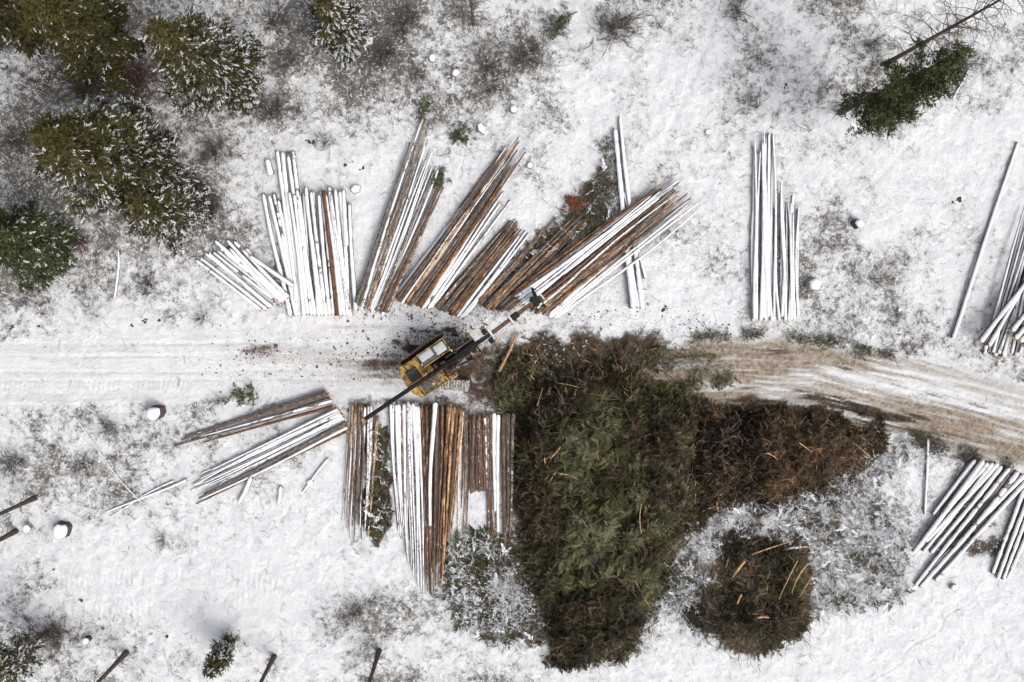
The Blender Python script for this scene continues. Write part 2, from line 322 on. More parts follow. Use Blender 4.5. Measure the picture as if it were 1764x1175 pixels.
# ---------------------------------------------------------------- ground and roads
def grid_lines(a, b, step, far):
    core = list(np.arange(a, b+1e-6, step)); out = []; s = step; x = b
    while x < far: s *= 1.35; x += s; out.append(x)
    left = []; s = step; x = a
    while x > -far: s *= 1.35; x -= s; left.append(x)
    return np.array(left[::-1]+core+out)
def zrelief(X, Y, px, py, rl, rr, streak, v, st):
    streak_ = fbm(X*.3, Y*6., 4, 27)
    z = .2*(fbm(X*.25, Y*.25, 4, 21)-.5)+.20*(fbm(X*1.5, Y*1.5, 5, 22)-.5)*(1-np.maximum(rl, rr)*.75)
    z += -.05*rl-.05*rr+.13*(streak-.5)*rl+.16*(st-.5)*rr+.05*(streak_-.5)*rl
    def lug(cx0, cx1, cfun, hw, per, amp):
        c = cfun(px); m = sst(np.abs(py-c), hw*1.25, hw*.85)*sst(px, cx0-8, cx0+8)*sst(px, cx1+8, cx1-8)
        return m*(amp*np.sin(px*2*math.pi/per+.5*np.sin((py-c)/hw*2))-.02)*(.5+fbm(X*.5, Y*.5, 3, 23))
    z += lug(-50, 330, lambda p: 664-.005*p, 8, 8.5, .022)
    z += lug(70, 480, lambda p: 1005-12*np.sin((p-100)/130), 13, 9.5, .016)+lug(70, 480, lambda p: 1056-.00025*(p-80)**2, 12, 9.5, .016)
    z += lug(1420, 1600, lambda p: 1085-.05*p+75, 13, 9., .010)
    for c in (592, 612, 640, 655): z += -.05*sst(np.abs(py-c-1.5*np.sin(px/110)), 3.2, 1.)*sst(px, 760, 600)
    z += .045*sst(np.abs(py-690-3*np.sin(px/60)), 5, 1)*sst(px, 420, 200)
    z += -.06*sst(np.abs((px-1640)-(py-1060)*-1.15-8*np.sin(py/9)), 4, 1)*sst(py, 1010, 1030)
    z += -.06*sst(np.abs((px-1210)+(py-90)*.42), 10, 3)*sst(py, 260, 200)
    far = sst(np.hypot(X, Y), 60, 160); z = z*(1-far)+far*3*(fbm(X*.01, Y*.01, 4, 25)-.5)
    return z
gx = grid_lines(-44.5, 48.5, .105, 900); gy = grid_lines(-37.5, 28.5, .105, 900)
X, Y = np.meshgrid(gx, gy); PX, PY = toPix(X, Y)
veg, dirt, mud, rl, rr, streak, vv, st = ground_masks(PX, PY, X, Y)
out = (np.abs(X) > 60) | (np.abs(Y) > 60)
veg = np.where(out, .45, veg)
Z = zrelief(X, Y, PX, PY, rl, rr, streak, vv, st)
def zat(x, y):
    j = np.clip(np.searchsorted(gx, x), 1, len(gx)-1); i = np.clip(np.searchsorted(gy, y), 1, len(gy)-1)
    return Z[i, j]
def col_attr(me, r, g, b):
    a = me.attributes.new('mask', 'FLOAT_COLOR', 'POINT')
    a.data.foreach_set('color', np.stack([r, g, b, np.ones_like(r)], -1).astype(np.float32).ravel())
ny, nx = X.shape; I = np.arange(ny*nx).reshape(ny, nx)
quads = np.stack([I[:-1, :-1], I[:-1, 1:], I[1:, 1:], I[1:, :-1]], -1).reshape(-1, 4)
Vg = np.stack([X.ravel(), Y.ravel(), Z.ravel()], -1)
go = mesh_obj('ground', Vg, quads, M['ground'], smooth=True); col_attr(go.data, veg.ravel(), dirt.ravel(), mud.ravel()); tag(go, kind='structure')
def road(name, mask):
    m = (mask.ravel() > .5); q = quads[m[quads].all(1)]; used = np.unique(q); rem = np.full(len(m), -1); rem[used] = np.arange(len(used))
    V = Vg[used].copy(); V[:, 2] += .005
    o = mesh_obj(name, V, rem[q], M['ground'], smooth=True); col_attr(o.data, veg.ravel()[used], dirt.ravel()[used], mud.ravel()[used]); tag(o, kind='structure')
ok = (~out)
road('snow_road', rl*ok); road('dirt_road', rr*ok)
# ---------------------------------------------------------------- logs
ONES = ['', 'first', 'second', 'third', 'fourth', 'fifth', 'sixth', 'seventh', 'eighth', 'ninth', 'tenth', 'eleventh', 'twelfth', 'thirteenth', 'fourteenth', 'fifteenth', 'sixteenth', 'seventeenth', 'eighteenth', 'nineteenth']
def ordn(k):
    if k < 20: return ONES[k]
    t = {2: ('twenty', 'twentieth'), 3: ('thirty', 'thirtieth'), 4: ('forty', 'fortieth'), 5: ('fifty', 'fiftieth'), 6: ('sixty', 'sixtieth')}[k//10]
    return t[1] if k % 10 == 0 else t[0]+'-'+ONES[k % 10]
disc_me = None
def make_disc():
    v = [(0, 0, 0)]+[(0, math.cos(a)*(1+.06*math.sin(3*a)), math.sin(a)) for a in [2*math.pi*i/12 for i in range(12)]]
    me = bpy.data.meshes.new('cut_end'); me.from_pydata(v, [], [(0, (i+1) % 12+1, i+1) for i in range(12)]); me.materials.append(M['wood']); return me
disc_me = make_disc()
def log(p0, p1, r0, r1, snow=1., cap=1., orange=.3, rust=.5, bend=.006, name='log'):
    """p0 = butt, p1 = tip, world points of the axis; one object, its snow cap and its sawn end as children"""
    p0 = Vector(p0); p1 = Vector(p1); d = p1-p0; L = d.length
    n = max(6, int(L/.45)); s = np.linspace(0, 1, n+1)
    b1, b2 = random.gauss(0, bend)*L, random.gauss(0, bend*.4)*L; ph = random.random()*9
    cen = lambda t: (b1*np.sin(math.pi*t)+b2*np.sin(2*math.pi*t+ph)-b2*math.sin(ph)*(1-t)-b2*math.sin(ph)*t, .35*np.abs(b2)*np.sin(math.pi*t))
    rad = lambda t: (r0+(r1-r0)*t)*(1+.10*np.exp(-t*L/.5))
    wob = lambda t: 1+.05*np.sin(t*L*2.1+ph)+.04*np.sin(t*L*5.3+ph*2)
    cy, cz = cen(s); R = rad(s)*wob(s); k = 9
    A = np.arange(k)*2*math.pi/k
    V = np.stack([np.repeat(s*L, k), (cy[:, None]+R[:, None]*np.cos(A)).ravel(), (cz[:, None]+R[:, None]*np.sin(A)).ravel()], -1)
    Fc = [(i*k+j, i*k+(j+1) % k, (i+1)*k+(j+1) % k, (i+1)*k+j) for i in range(n) for j in range(k)]
    Fc += [tuple(range(k-1, -1, -1)), tuple(range(n*k, n*k+k))]
    V = list(map(tuple, V))
    for q in range(random.randint(1, 4) if L > 4 else 0):        # branch stubs
        t = random.uniform(.3, .95); a = random.uniform(.2, 2.9); rr_ = float(rad(t)); c = (t*L, float(cen(t)[0]), float(cen(t)[1]))
        dd = Vector((.4, math.cos(a), math.sin(a))).normalized(); bb = len(V); q0 = Vector(c)+dd*rr_*.8; q1 = Vector(c)+dd*(rr_+random.uniform(.03, .12))
        u = dd.cross(Vector((1, 0, 0))).normalized()*.022; w_ = dd.cross(u).normalized()*.022
        V += [tuple(q0+u), tuple(q0+w_), tuple(q0-u), tuple(q0-w_), tuple(q1+u*.6), tuple(q1+w_*.6), tuple(q1-u*.6), tuple(q1-w_*.6)]
        Fc += [(bb+j, bb+(j+1) % 4, bb+4+(j+1) % 4, bb+4+j) for j in range(4)]+[(bb+4, bb+5, bb+6, bb+7)]
    o = mesh_obj(name, np.array(V), Fc, M['bark'], smooth=True)
    o.location = p0; o.rotation_mode = 'XYZ'
    o.rotation_euler = (0, -math.asin(max(-1, min(1, d.z/L))), math.atan2(d.y, d.x)); o.color = (snow, orange, rust, 1)
    e = bpy.data.objects.new('cut_end', disc_me); C.objects.link(e); e.parent = o; rb = float(rad(0.)*wob(0.)*.94); e.scale = (1, rb, rb); e.location = (-.004, float(cy[0]), float(cz[0]))
    if cap > .3:
        m = max(8, int(L/.16)); t = np.linspace(0, 1, m+1); xx = t*L
        oy = random.random()*90; nz = .5*vn(xx*.8, np.full_like(xx, oy))+.5*vn(xx*3.7, np.full_like(xx, oy+7))
        on = np.clip((cap*1.05-nz)*6, 0, 1) if cap < .98 else np.clip(.75+.5*(nz), 0, 1)
        on[0] = on[-1] = 0 if cap < .98 else .25
        cy, cz = cen(t); R = rad(t)*wob(t); aw = np.radians(56+40*(nz-.5))*(.3+.7*on); th = (.015+.14*R)*on-.09*R*(1-np.clip(on*3, 0, 1))
        prof = [(-1., 0.01), (-.93, .55), (-.5, .9), (0, 1.), (.5, .9), (.93, .55), (1., 0.)]; K = len(prof)
        Vc = np.zeros((m+1, K, 3))
        for j, (a, h) in enumerate(prof):
            ang = math.pi/2-a*aw*(1+.06*np.sin(xx*4+a*3)); rr2 = np.where(on > .02, R*.985, R*.90)+np.maximum(th, 0)*h
            Vc[:, j, 0] = xx-(0.03*(t == 0))+(0.0*(t == 1)); Vc[:, j, 1] = cy+rr2*np.cos(ang); Vc[:, j, 2] = cz+rr2*np.sin(ang)
        Fc = []
        for i in range(m):
            if True:
                for j in range(K-1): Fc.append((i*K+j, (i+1)*K+j, (i+1)*K+j+1, i*K+j+1))
        if Fc:
            mesh_obj('snow_cap', Vc.reshape(-1, 3), Fc, M['snow'], o, smooth=True)
    return o
def state(snow, cap, orange, rust):
    if cap > .85: return 'snow-covered'
    if cap > .4: return 'half snow-covered'
    if orange > .75: return 'bare orange-peeled'
    if rust > .6: return 'bare rust-brown'
    return 'bare grey-brown'
PILES = {}
def put(pile, b, t, z0, z1, r0, r1, snow, cap, orange, rust, bend=.006):
    zb = zat(*G(*b)[:2])*0+z0; p0 = G(b[0], b[1], zb); p1 = G(t[0], t[1], z1)
    o = log(p0, p1, r0, r1, snow, cap, orange, rust, bend)
    PILES.setdefault(pile, []).append((b[0]+b[1]*.01, o, state(snow, cap, orange, rust)))
    return o
def lerp(a, b, t): return (a[0]+(b[0]-a[0])*t, a[1]+(b[1]-a[1])*t)
def pile(key, B, T, n, layers, look, r=(.13, .2), taper=.4, jb=5, jt=14, swap=.035, z=0., bend=.009, bl=None):
    """B, T: polylines of the butts and of the tips; look(t) -> snow, cap, orange, rust"""
    def along(P, t):
        k = t*(len(P)-1); i = min(int(k), len(P)-2); return lerp(P[i], P[i+1], k-i)
    r = (r[0]*.84, r[1]*.88)
    per = [n//layers+(1 if i < n % layers else 0) for i in range(layers)]
    for l, m in enumerate(per):
        for i in range(m):
            t = (i+.5*(l % 2)+.25)/m; t = min(max(t+random.gauss(0, swap*.3), 0), 1); t2 = min(max(t+random.gauss(0, swap), 0), 1)
            b = along(B, t); tt = along(T, t2)
            dx, dy = tt[0]-b[0], tt[1]-b[1]; q = math.hypot(dx, dy); ux, uy = dx/q, dy/q
            s1 = random.uniform(-jb, jb); s2 = random.uniform(-jt*1.5, jt*.5)
            b = (b[0]+ux*s1, b[1]+uy*s1); tt = (tt[0]+ux*s2, tt[1]+uy*s2)
            R0 = random.uniform(*r); R1 = R0*taper*random.uniform(.8, 1.2)
            zz = z+R0*.85+l*.27
            put(key, b, tt, zz, z+R1+l*.16+.02, R0, R1, *look(t), bend=bend)
U = random.uniform
def white(t): return (U(.5, .95), U(.62, 1.), U(0, .2), U(.2, .6))
def bare(t): return (U(.1, .55), 0, U(.3, 1), random.choice((U(0, .3), U(.5, 1))))
def halfs(t): return (U(.75, 1), U(.35, .75), U(.1, .5), U(.1, .7))
def mixl(ps):
    def f(t):
        x = random.random()
        for p, fn in ps:
            if x < p: return fn(t)
            x -= p
        return ps[-1][1](t)
    return f
# A short snowy stack, far left of the fan
a = 'short snowy stack at far left'
for i in range(8):
    t = i/7; put(a, (453+t*42+U(-5, 2), 537-t*24+U(-4, 2)), (338+t*52, 446-t*20+U(-6, 6)), .16, .14, .155, .11, *white(0))
for b, tt, z in [((474, 503), (380, 428), .5), ((480, 510), (371, 415), .5), ((494, 517), (392, 414), .5), ((488, 520), (396, 428), .45), ((497, 512), (404, 416), .5), ((474, 490), (424, 428), .3), ((505, 492), (431, 441), .75)]:
    put(a, b, tt, z, z, .19, .14, *white(0))
# B wide snowy pile
b_ = 'wide snowy pile left of the fan'
for i, (bx, tx, ty) in enumerate([(501, 454, 334), (511, 464, 337), (516, 472, 333), (522, 480, 345)]): put(b_, (bx, 544), (tx, ty), .2, .17, .2, .15, *white(0))
for bx, tx in [(511, 478), (520, 487), (530, 496), (538, 505)]: put(b_, (bx, 520), (tx, 262+U(-2, 3)), .25, .2, .19, .16, *white(0))
for i in range(13):
    t = i/12; sp = (.05, .0, .45, 1.) if i == 9 else white(0)
    put(b_, (524+t*76, 543+U(-2, 3)), (497+t*82+U(-5, 5), 325+U(-3, 12)), .52+.12*(i == 9), .42+.12*(i == 9), .18, .13+.03*(i == 9), *sp)
for i in range(6):
    t = i/5; put(b_, (518+t*80, 543), (510+t*72, 326+U(-8, 10)), .22, .2, .19, .15, *(white(0)))
put(b_, (597, 425), (592, 327), .5, .42, .2, .17, *white(0)); put(b_, (600, 540), (586, 330), .4, .35, .2, .16, .7, .8, .3, .6)
put(b_, (613, 535), (602, 352), .2, .18, .19, .15, *white(0)); put(b_, (605, 545), (570, 335), .6, .5, .17, .13, *halfs(0))
# C
c_ = 'tall narrow pile, first of the fan'
pile(c_, [(618, 525), (640, 535), (662, 538)], [(722, 232), (742, 262), (752, 300)], 18, 2, mixl([(.8, white), (.2, halfs)]), r=(.13, .18), taper=.32, jt=22)
for b, tt, f in [((614, 522), (706, 245), bare), ((620, 527), (733, 203), bare), ((629, 531), (738, 215), bare), ((624, 528), (728, 205), halfs), ((634, 533), (735, 225), bare), ((655, 536), (756, 320), bare), ((662, 538), (760, 318), bare), ((667, 536), (764, 322), bare), ((649, 536), (749, 292), bare)]:
    put(c_, b, tt, .55, .3, .16, .06, *f(0))
# D
d_ = 'long brown pile, second of the fan'
pile(d_, [(684, 512), (700, 522), (722, 530)], [(862, 262), (888, 252), (880, 300)], 21, 3, mixl([(.62, bare), (.2, halfs), (.18, white)]), r=(.13, .19), taper=.3, jt=26)
for b, tt in [((682, 508), (808, 345)), ((722, 527), (850, 340)), ((730, 530), (868, 330)), ((738, 532), (862, 350)), ((744, 530), (880, 345)), ((728, 532), (862, 322))]: put(d_, b, tt, .22, .12, .16, .06, *white(0))
put(d_, (700, 520), (893, 236), .7, .35, .17, .06, *bare(0)); put(d_, (722, 528), (905, 262), .65, .3, .17, .05, .2, 0, .5, .9)
# E
e_ = 'short orange-brown pile, third of the fan'
pile(e_, [(748, 528), (768, 536), (784, 543)], [(872, 385), (890, 380), (898, 395)], 17, 2, bare, r=(.13, .18), taper=.35, jt=14)
for b, tt in [((788, 545), (895, 405)), ((794, 547), (906, 398)), ((800, 545), (912, 402))]: put(e_, b, tt, .22, .12, .15, .06, *white(0))
# F
f_ = 'sparse logs in dark litter beside claw'
for b, tt, z in [((829, 522), (958, 375), .3), ((833, 529), (1008, 366), .32), ((845, 534), (1015, 372), .3), ((856, 536), (1004, 388), .3), ((868, 533), (1012, 392), .3), ((880, 524), (1016, 400), .3), ((826, 518), (940, 392), .3), ((842, 520), (990, 372), .5), ((850, 528), (1000, 380), .5), ((860, 528), (1030, 378), .5), ((872, 528), (1022, 392), .5), ((875, 535), (1032, 400), .3), ((838, 532), (985, 385), .55), ((862, 536), (1020, 385), .55)]:
    put(f_, b, tt, z, .15, .17, .07, .3, 0, U(.4, 1.), U(.0, .7))
# G
g_ = 'big pile ending the fan at right'
pile(g_, [(884, 505), (900, 520), (925, 540)], [(1130, 322), (1165, 315), (1168, 330)], 18, 2, mixl([(.28, white), (.2, halfs), (.52, bare)]), r=(.13, .19), taper=.34, jt=26, z=.42)
pile(g_, [(915, 528), (938, 540)], [(1150, 330), (1190, 340)], 11, 2, mixl([(.75, lambda t: (.2, 0, U(.7, 1), U(.2, .8))), (.25, halfs)]), r=(.13, .18), taper=.34, jt=26, z=.5)
pile(g_, [(944, 543), (962, 546)], [(1188, 335), (1222, 348)], 7, 1, mixl([(.6, white), (.4, halfs)]), r=(.13, .17), taper=.3, jt=16, z=.42)
# H
h_ = 'snowy crosswise logs under the big pile'
for b, tt, r in [((1091, 531), (1059, 222), .27), ((1106, 531), (1068, 202), .21), ((1099, 530), (1076, 372), .16), ((1112, 480), (1074, 330), .12)]: put(h_, b, tt, r, r*.8, r, r*.62, *white(0))
# I
i_ = 'tall white pile right of the fan'
pile(i_, [(1296, 548), (1334, 549)], [(1299, 236), (1335, 232)], 17, 2, lambda t: (.9, .99, .1, .3), r=(.14, .185), taper=.5, jb=4, jt=20, swap=.07)
pile(i_, [(1338, 549), (1375, 547)], [(1334, 320), (1376, 335)], 14, 2, lambda t: (.9, .99, .1, .3), r=(.14, .18), taper=.45, jb=4, jt=26, swap=.09)
# J, K
o = log(G(1641, 582, .2), G(1753, 245, .15), .16, .11, .9, .9, 0, .3); tag(o, 'long lone snow-covered log lying left of the right edge pile', 'log', 'logs in the yard')
k_ = 'tangled pile at the right edge'
pile(k_, [(1694, 606), (1722, 612), (1790, 612)], [(1768, 345), (1800, 330), (1850, 330)], 16, 3, mixl([(.85, lambda t: (.9, .95, .1, .3)), (.15, halfs)]), r=(.15, .19), taper=.5, jb=5, jt=30, swap=.06)
for b, tt, z in [((1688, 588), (1790, 455), 1.1), ((1741, 570), (1850, 445), 1.35), ((1747, 583), (1860, 462), 1.35), ((1756, 588), (1880, 470), 1.35), ((1702, 596), (1775, 470), .9), ((1764, 596), (1890, 500), 1.3)]:
    put(k_, b, tt, z, z*.8, .21, .16, *white(0))
# L, M
l_ = 'slanting snowy pile below the dirt road'
for b, tt, z, r in [((1678, 792), (1606, 886), .2, .19), ((1692, 793), (1573, 951), .45, .23), ((1700, 797), (1582, 944), .2, .18), ((1717, 798), (1594, 932), .22, .22), ((1723, 803), (1603, 952), .22, .2), ((1737, 806), (1576, 1008), .25, .2), ((1752, 812), (1584, 1011), .45, .23), ((1762, 818), (1600, 985), .22, .22), ((1771, 823), (1610, 1000), .22, .21), ((1708, 797), (1590, 950), .2, .19)]:
    put(l_, b, tt, z, z*.8, r, r*.72, *white(0))
m_ = 'small pile in the lower right corner'
for b, tt, z in [((1763, 842), (1709, 988), .25), ((1774, 846), (1718, 996), .25), ((1783, 850), (1727, 998), .25), ((1794, 860), (1735, 996), .3)]: put(m_, b, tt, z, z*.8, .2, .15, *white(0))
o = log(G(1598, 756, .13), G(1593, 886, .1), .11, .09, 1, 1, 0, .3); tag(o, 'thin straight snow-covered pole left of the slanting snowy pile', 'log', 'logs in the yard')
# N, O
n_ = 'dark narrow stack below the snowy road'
for b, tt, f in [((562, 674), (318, 752), 0), ((566, 680), (312, 758), 0), ((569, 686), (300, 768), 0), ((574, 700), (350, 762), 1), ((566, 688), (330, 757), 0), ((572, 690), (345, 752), 2), ((560, 678), (330, 750), 0)]:
    put(n_, b, tt, .3+.25*(f == 1)+U(0, .2), .12, .15, .055, *((.25, 0, .5, 1) if f == 1 else ((.7, .6, .2, .3) if f == 2 else (.35, .05, .3, .2))), bend=.008)
o_ = 'slanting snowy stack left of the boom'
pile(o_, [(578, 703), (590, 715), (598, 728)], [(345, 815), (328, 842), (352, 845)], 14, 2, mixl([(.8, white), (.2, halfs)]), r=(.13, .18), taper=.34, jb=3, jt=20)
put(o_, (596, 728), (342, 858), .62, .25, .16, .06, .3, .03, .3, .1); put(o_, (599, 730), (352, 850), .6, .25, .16, .06, .3, .03, .4, .2); put(o_, (597, 742), (338, 868), .3, .1, .15, .05, .25, 0, .55, 1.); put(o_, (598, 736), (345, 860), .3, .1, .15, .06, *white(0))
# P
p_ = 'thin pile under the boom tail'
pile(p_, [(604, 694), (622, 697), (642, 700)], [(588, 915), (612, 930), (632, 918)], 15, 2, mixl([(.5, halfs), (.5, bare)]), r=(.12, .17), taper=.3, jb=4, jt=22)
put(p_, (649, 716), (634, 924), .3, .15, .14, .06, .2, 0, .95, .3)
# Q
q_ = 'biggest pile, directly below the machine'
pile(q_, [(670, 694), (702, 695)], [(684, 915), (708, 975)], 15, 2, mixl([(.55, halfs), (.25, bare), (.2, white)]), r=(.13, .18), taper=.3, jb=4, jt=38)
pile(q_, [(700, 696), (722, 696)], [(708, 975), (732, 1022)], 11, 2, mixl([(.6, lambda t: (.95, .75, .1, .5)), (.4, halfs)]), r=(.13, .18), taper=.3, jb=4, jt=30, z=.1)
pile(q_, [(724, 697), (770, 697), (797, 702)], [(734, 1010), (755, 1020), (773, 950)], 32, 3, mixl([(.94, lambda t: (U(.1, .42), 0, U(.4, 1), U(.3, 1))), (.06, halfs)]), r=(.13, .18), taper=.32, jb=4, jt=34)
put(q_, (750, 694), (741, 905), 1.15, .8, .19, .12, 1, 1, 0, .3)
pile(q_, [(797, 704), (806, 712)], [(788, 935), (806, 935)], 5, 1, mixl([(.6, bare), (.4, halfs)]), r=(.12, .15), taper=.35, jt=40)
# R
r_ = 'lower row beside the green brush heap'
for i in range(6): put(r_, (811+i*4.6, 714+U(-2, 2)), (812+i*4.4, 850+U(-5, 5)), .3+.18*(i % 2), .3, .15, .12, U(.2, .5), 0, U(0, .3), U(.5, .9))
for bx, tx, ty, f in [(834, 842, 860, (.7, .5, .2, .3)), (839, 842, 910, (.5, .3, .5, .2)), (845, 849, 924, (.3, .0, .6, 1.)), (851, 853, 880, (.9, 1, 0, .3)), (858, 858, 918, (.95, 1, 0, .3)), (868, 870, 1000, (.3, .05, .55, .6)), (875, 874, 905, (.4, .1, .3, .2)), (884, 879, 925, (.5, .35, .75, .2))]:
    put(r_, (bx, 714+U(-2, 3)), (tx, ty), .4, .15, .18, .12, *f)
for key, L in PILES.items():
    L.sort(key=lambda x: x[0])
    for i, (_, o, s) in enumerate(L):
        tag(o, f'{s} log, {ordn(i+1)} from the left in the {key}' if not key.startswith(('sparse', 'snowy cross')) else f'{s} log, {ordn(i+1)} from the left among the {key}', 'log', 'logs of the '+key)
o = log(G(859, 640, .35), G(893, 572, .3), .13, .12, .1, 0, 1., .2, bend=.01); tag(o, 'lone orange-peeled log leaning on the brush right of the machine', 'log', 'logs in the yard')
o = log(G(467, 302, .22), G(461, 276, .22), .24, .22, 1, 1, 0, .3); tag(o, 'very short snow-covered log left of the wide snowy pile', 'log', 'logs in the yard')
for px, py, qx, qy, r, lb in [(198, 514, 204, 430, .1, 'thin snow-dusted pole standing out alone below the big pine'), (322, 826, 182, 882, .09, 'snowy bent branch left of the slanting snowy stack'), (245, 866, 128, 718, .05, 'long thin snowy pole crossing the snowy bent branch'),
                              (300, 828, 190, 890, .06, 'thin snowy pole beneath the bent branch at lower left'), (566, 790, 522, 848, .1, 'short snowy pole between the slanting stack and the thin pile'), (433, 822, 412, 866, .2, 'stubby snow-covered slab below the slanting snowy stack'),
                              (484, 838, 480, 868, .17, 'small snowy block below the slanting snowy stack'), (1389, 222, 1368, 208, .07, 'short snow-topped stick above the tall white pile'), (1669, 118, 1641, 172, .07, 'short snowy stick beside the standing green pine'),
                              (1320, 857, 1383, 854, .08, 'pale peeled pole at the lower rim of the brown brush'), (1372, 858, 1450, 832, .05, 'thin snowy pole right of the pale peeled pole'), (1335, 950, 1392, 941, .13, 'thick snow-covered slab atop the round brush heap')]:
    o = log(G(px, py, r), G(qx, qy, r*.9), r, r*.75, .9, .95 if 'peeled' not in lb else .3, .4, .4, bend=.02); tag(o, lb, 'pole' if 'pole' in lb else ('branch' if 'branch' in lb else ('slab' if 'slab' in lb else ('block' if 'block' in lb else 'stick'))), 'loose timber pieces'); o.name = {'pole': 'pole', 'branch': 'branch', 'slab': 'wood_slab', 'block': 'wood_block', 'stick': 'stick'}[o['category']]
# ---------------------------------------------------------------- foliage templates
def needle_tuft(n=15, L=.38, w=.05, flat=.5, seed=0):
    r = random.Random(seed); V = []; Fc = []
    for i in range(n):
        a = r.uniform(0, 2*math.pi); e = r.uniform(-.25, 1)*flat*math.pi/2
        d = Vector((math.cos(a)*math.cos(e), math.sin(a)*math.cos(e), math.sin(e))); s = d.cross(Vector((r.gauss(0, 1), r.gauss(0, 1), r.gauss(0, 1)))).normalized()*w*r.uniform(.6, 1.1)
        l = L*r.uniform(.6, 1.1); b = len(V); o = Vector((r.gauss(0, .06), r.gauss(0, .06), 0))
        V += [o+d*.03, o+d*l*.55+s, o+d*l, o+d*l*.55-s]; Fc.append((b, b+1, b+2, b+3))
    return np.array(V), np.array(Fc)
def bough(n=9, L=.9, w=.05, seed=0, droop=.15):
    """flat conifer twig: stem with needled side shoots"""
    r = random.Random(seed); V = []; Fc = []; c = r.uniform(-.25, .25)
    def blade(p, d, l, w_):
        s = d.cross(Vector((r.gauss(0, .4), r.gauss(0, .4), 1))).normalized()*w_; b = len(V)
        V.extend([p, p+d*l*.5+s, p+d*l, p+d*l*.5-s]); Fc.append((b, b+1, b+2, b+3))
    for i in range(n):
        t = (i+.3)/n; p = Vector((t*L, c*t*t*L, -droop*t*t*L)); l = L*.38*(1-t*.75)*r.uniform(.7, 1.2)
        for sg in (-1, 1): blade(p, Vector((.75+r.gauss(0, .12), sg*(.75+r.gauss(0, .12)), r.gauss(0, .16))).normalized(), l, w*r.uniform(.6, 1.1))
    blade(Vector((0, 0, 0)), Vector((1, c*.4, -droop*.5)).normalized(), L, w*.4); blade(Vector((L*.6, c*.36*L, -droop*.36*L)), Vector((1, c, -droop)).normalized(), L*.5, w)
    return np.array(V), np.array(Fc)
def twig_t(n=7, L=.9, w=.014, seed=0, up=.5):
    """bare branching twig, thin crossed strips"""
    r = random.Random(seed); V = []; Fc = []
    def seg(p, q, w0, w1):
        d = (q-p).normalized()
        for k in range(2):
            s = d.cross(Vector((0, 0, 1)) if k else Vector((0.3, 1, 0))).normalized(); b = len(V)
            V.extend([p+s*w0, p-s*w0, q-s*w1, q+s*w1]); Fc.append((b, b+1, b+2, b+3))
    p = Vector((0, 0, 0)); d = Vector((1, 0, up*.3)).normalized()
    for i in range(3):
        q = p+d*L/3; seg(p, q, w*(1-i*.28), w*(.72-i*.28)); 
        for k in range(n//3+1):
            u = p.lerp(q, r.random()); e = (d+Vector((r.gauss(0, .5), r.gauss(0, .6), r.gauss(up*.2, .35)))).normalized(); seg(u, u+e*L*.35*r.uniform(.5, 1.2), w*.6, w*.2)
        p = q; d = (d+Vector((0, r.gauss(0, .3), r.gauss(0, .2)))).normalized()
    return np.array(V), np.array(Fc)
def snow_pad(seed=0, L=.3, w=.09, h=.05):
    r = random.Random(seed); V = [(-L/2, 0, 0), (L/2, 0, -.02)]; k = 5
    for i in range(k):
        x = -L/2+L*(i+.5)/k*1.0; ww = w*(.6+.5*r.random())*math.sin(math.pi*(i+.8)/(k+.6)); V += [(x, ww, -.02), (x, r.gauss(0, .01), h*(.7+.5*r.random())), (x, -ww, -.02)]
    Fc = [(0, 2+1, 2, 2), (0, 4, 3, 3), (1, 2+3*(k-1), 3+3*(k-1), 3+3*(k-1)), (1, 3+3*(k-1), 4+3*(k-1), 4+3*(k-1))]
    Fc = []
    for i in range(k-1):
        a = 2+3*i; Fc += [(a, a+1, a+4, a+3), (a+1, a+2, a+5, a+4)]
    return np.array(V, float), np.array(Fc)
def rotmat(yaw, pitch, roll, s):
    cy, sy, cp, sp, cr, sr = np.cos(yaw), np.sin(yaw), np.cos(pitch), np.sin(pitch), np.cos(roll), np.sin(roll)
    R = np.empty(yaw.shape+(3, 3))
    R[:, 0, 0] = cy*cp; R[:, 0, 1] = cy*sp*sr-sy*cr; R[:, 0, 2] = cy*sp*cr+sy*sr
    R[:, 1, 0] = sy*cp; R[:, 1, 1] = sy*sp*sr+cy*cr; R[:, 1, 2] = sy*sp*cr-cy*sr
    R[:, 2, 0] = -sp; R[:, 2, 1] = cp*sr; R[:, 2, 2] = cp*cr
    return R*s[:, None, None]
def strew(name, temps, pos, yaw, pitch, roll, scale, mat, parent=None, rnd=None, origin=None):
    pos = np.asarray(pos, float)
    if len(pos) == 0: return None
    R = rotmat(np.asarray(yaw, float), np.asarray(pitch, float), np.asarray(roll, float), np.asarray(scale, float))
    pick = rng.integers(0, len(temps), len(pos)); rnd = rng.random(len(pos)) if rnd is None else rnd
    Vs, Fs, Rs = [], [], []; off = 0
    for k, (TV, TF) in enumerate(temps):
        m = pick == k; c = m.sum()
        if not c: continue
        W = np.einsum('nij,vj->nvi', R[m], TV)+pos[m][:, None, :]
        Vs.append(W.reshape(-1, 3)); Fs.append((TF[None]+(np.arange(c)*len(TV))[:, None, None]).reshape(-1, TF.shape[1])+off); Rs.append(np.repeat(rnd[m], len(TV))); off += c*len(TV)
    V = np.concatenate(Vs)
    if origin is not None: V = V-np.array(origin)
    return mesh_obj(name, V, np.concatenate(Fs), mat, parent, rnd=np.clip(np.concatenate(Rs), 0, 1))
TUFT = [needle_tuft(15, .38, .045, .6, s) for s in range(5)]
BOUGH = [bough(9, .9, .045, s) for s in range(6)]
TWIG = [twig_t(8, .9, .014, s) for s in range(6)]
PAD = [snow_pad(s, .26, .035, .035) for s in range(5)]
SNOWB = [bough(4, .42, .034, 90+s) for s in range(4)]+[snow_pad(7, .3, .035, .04)]
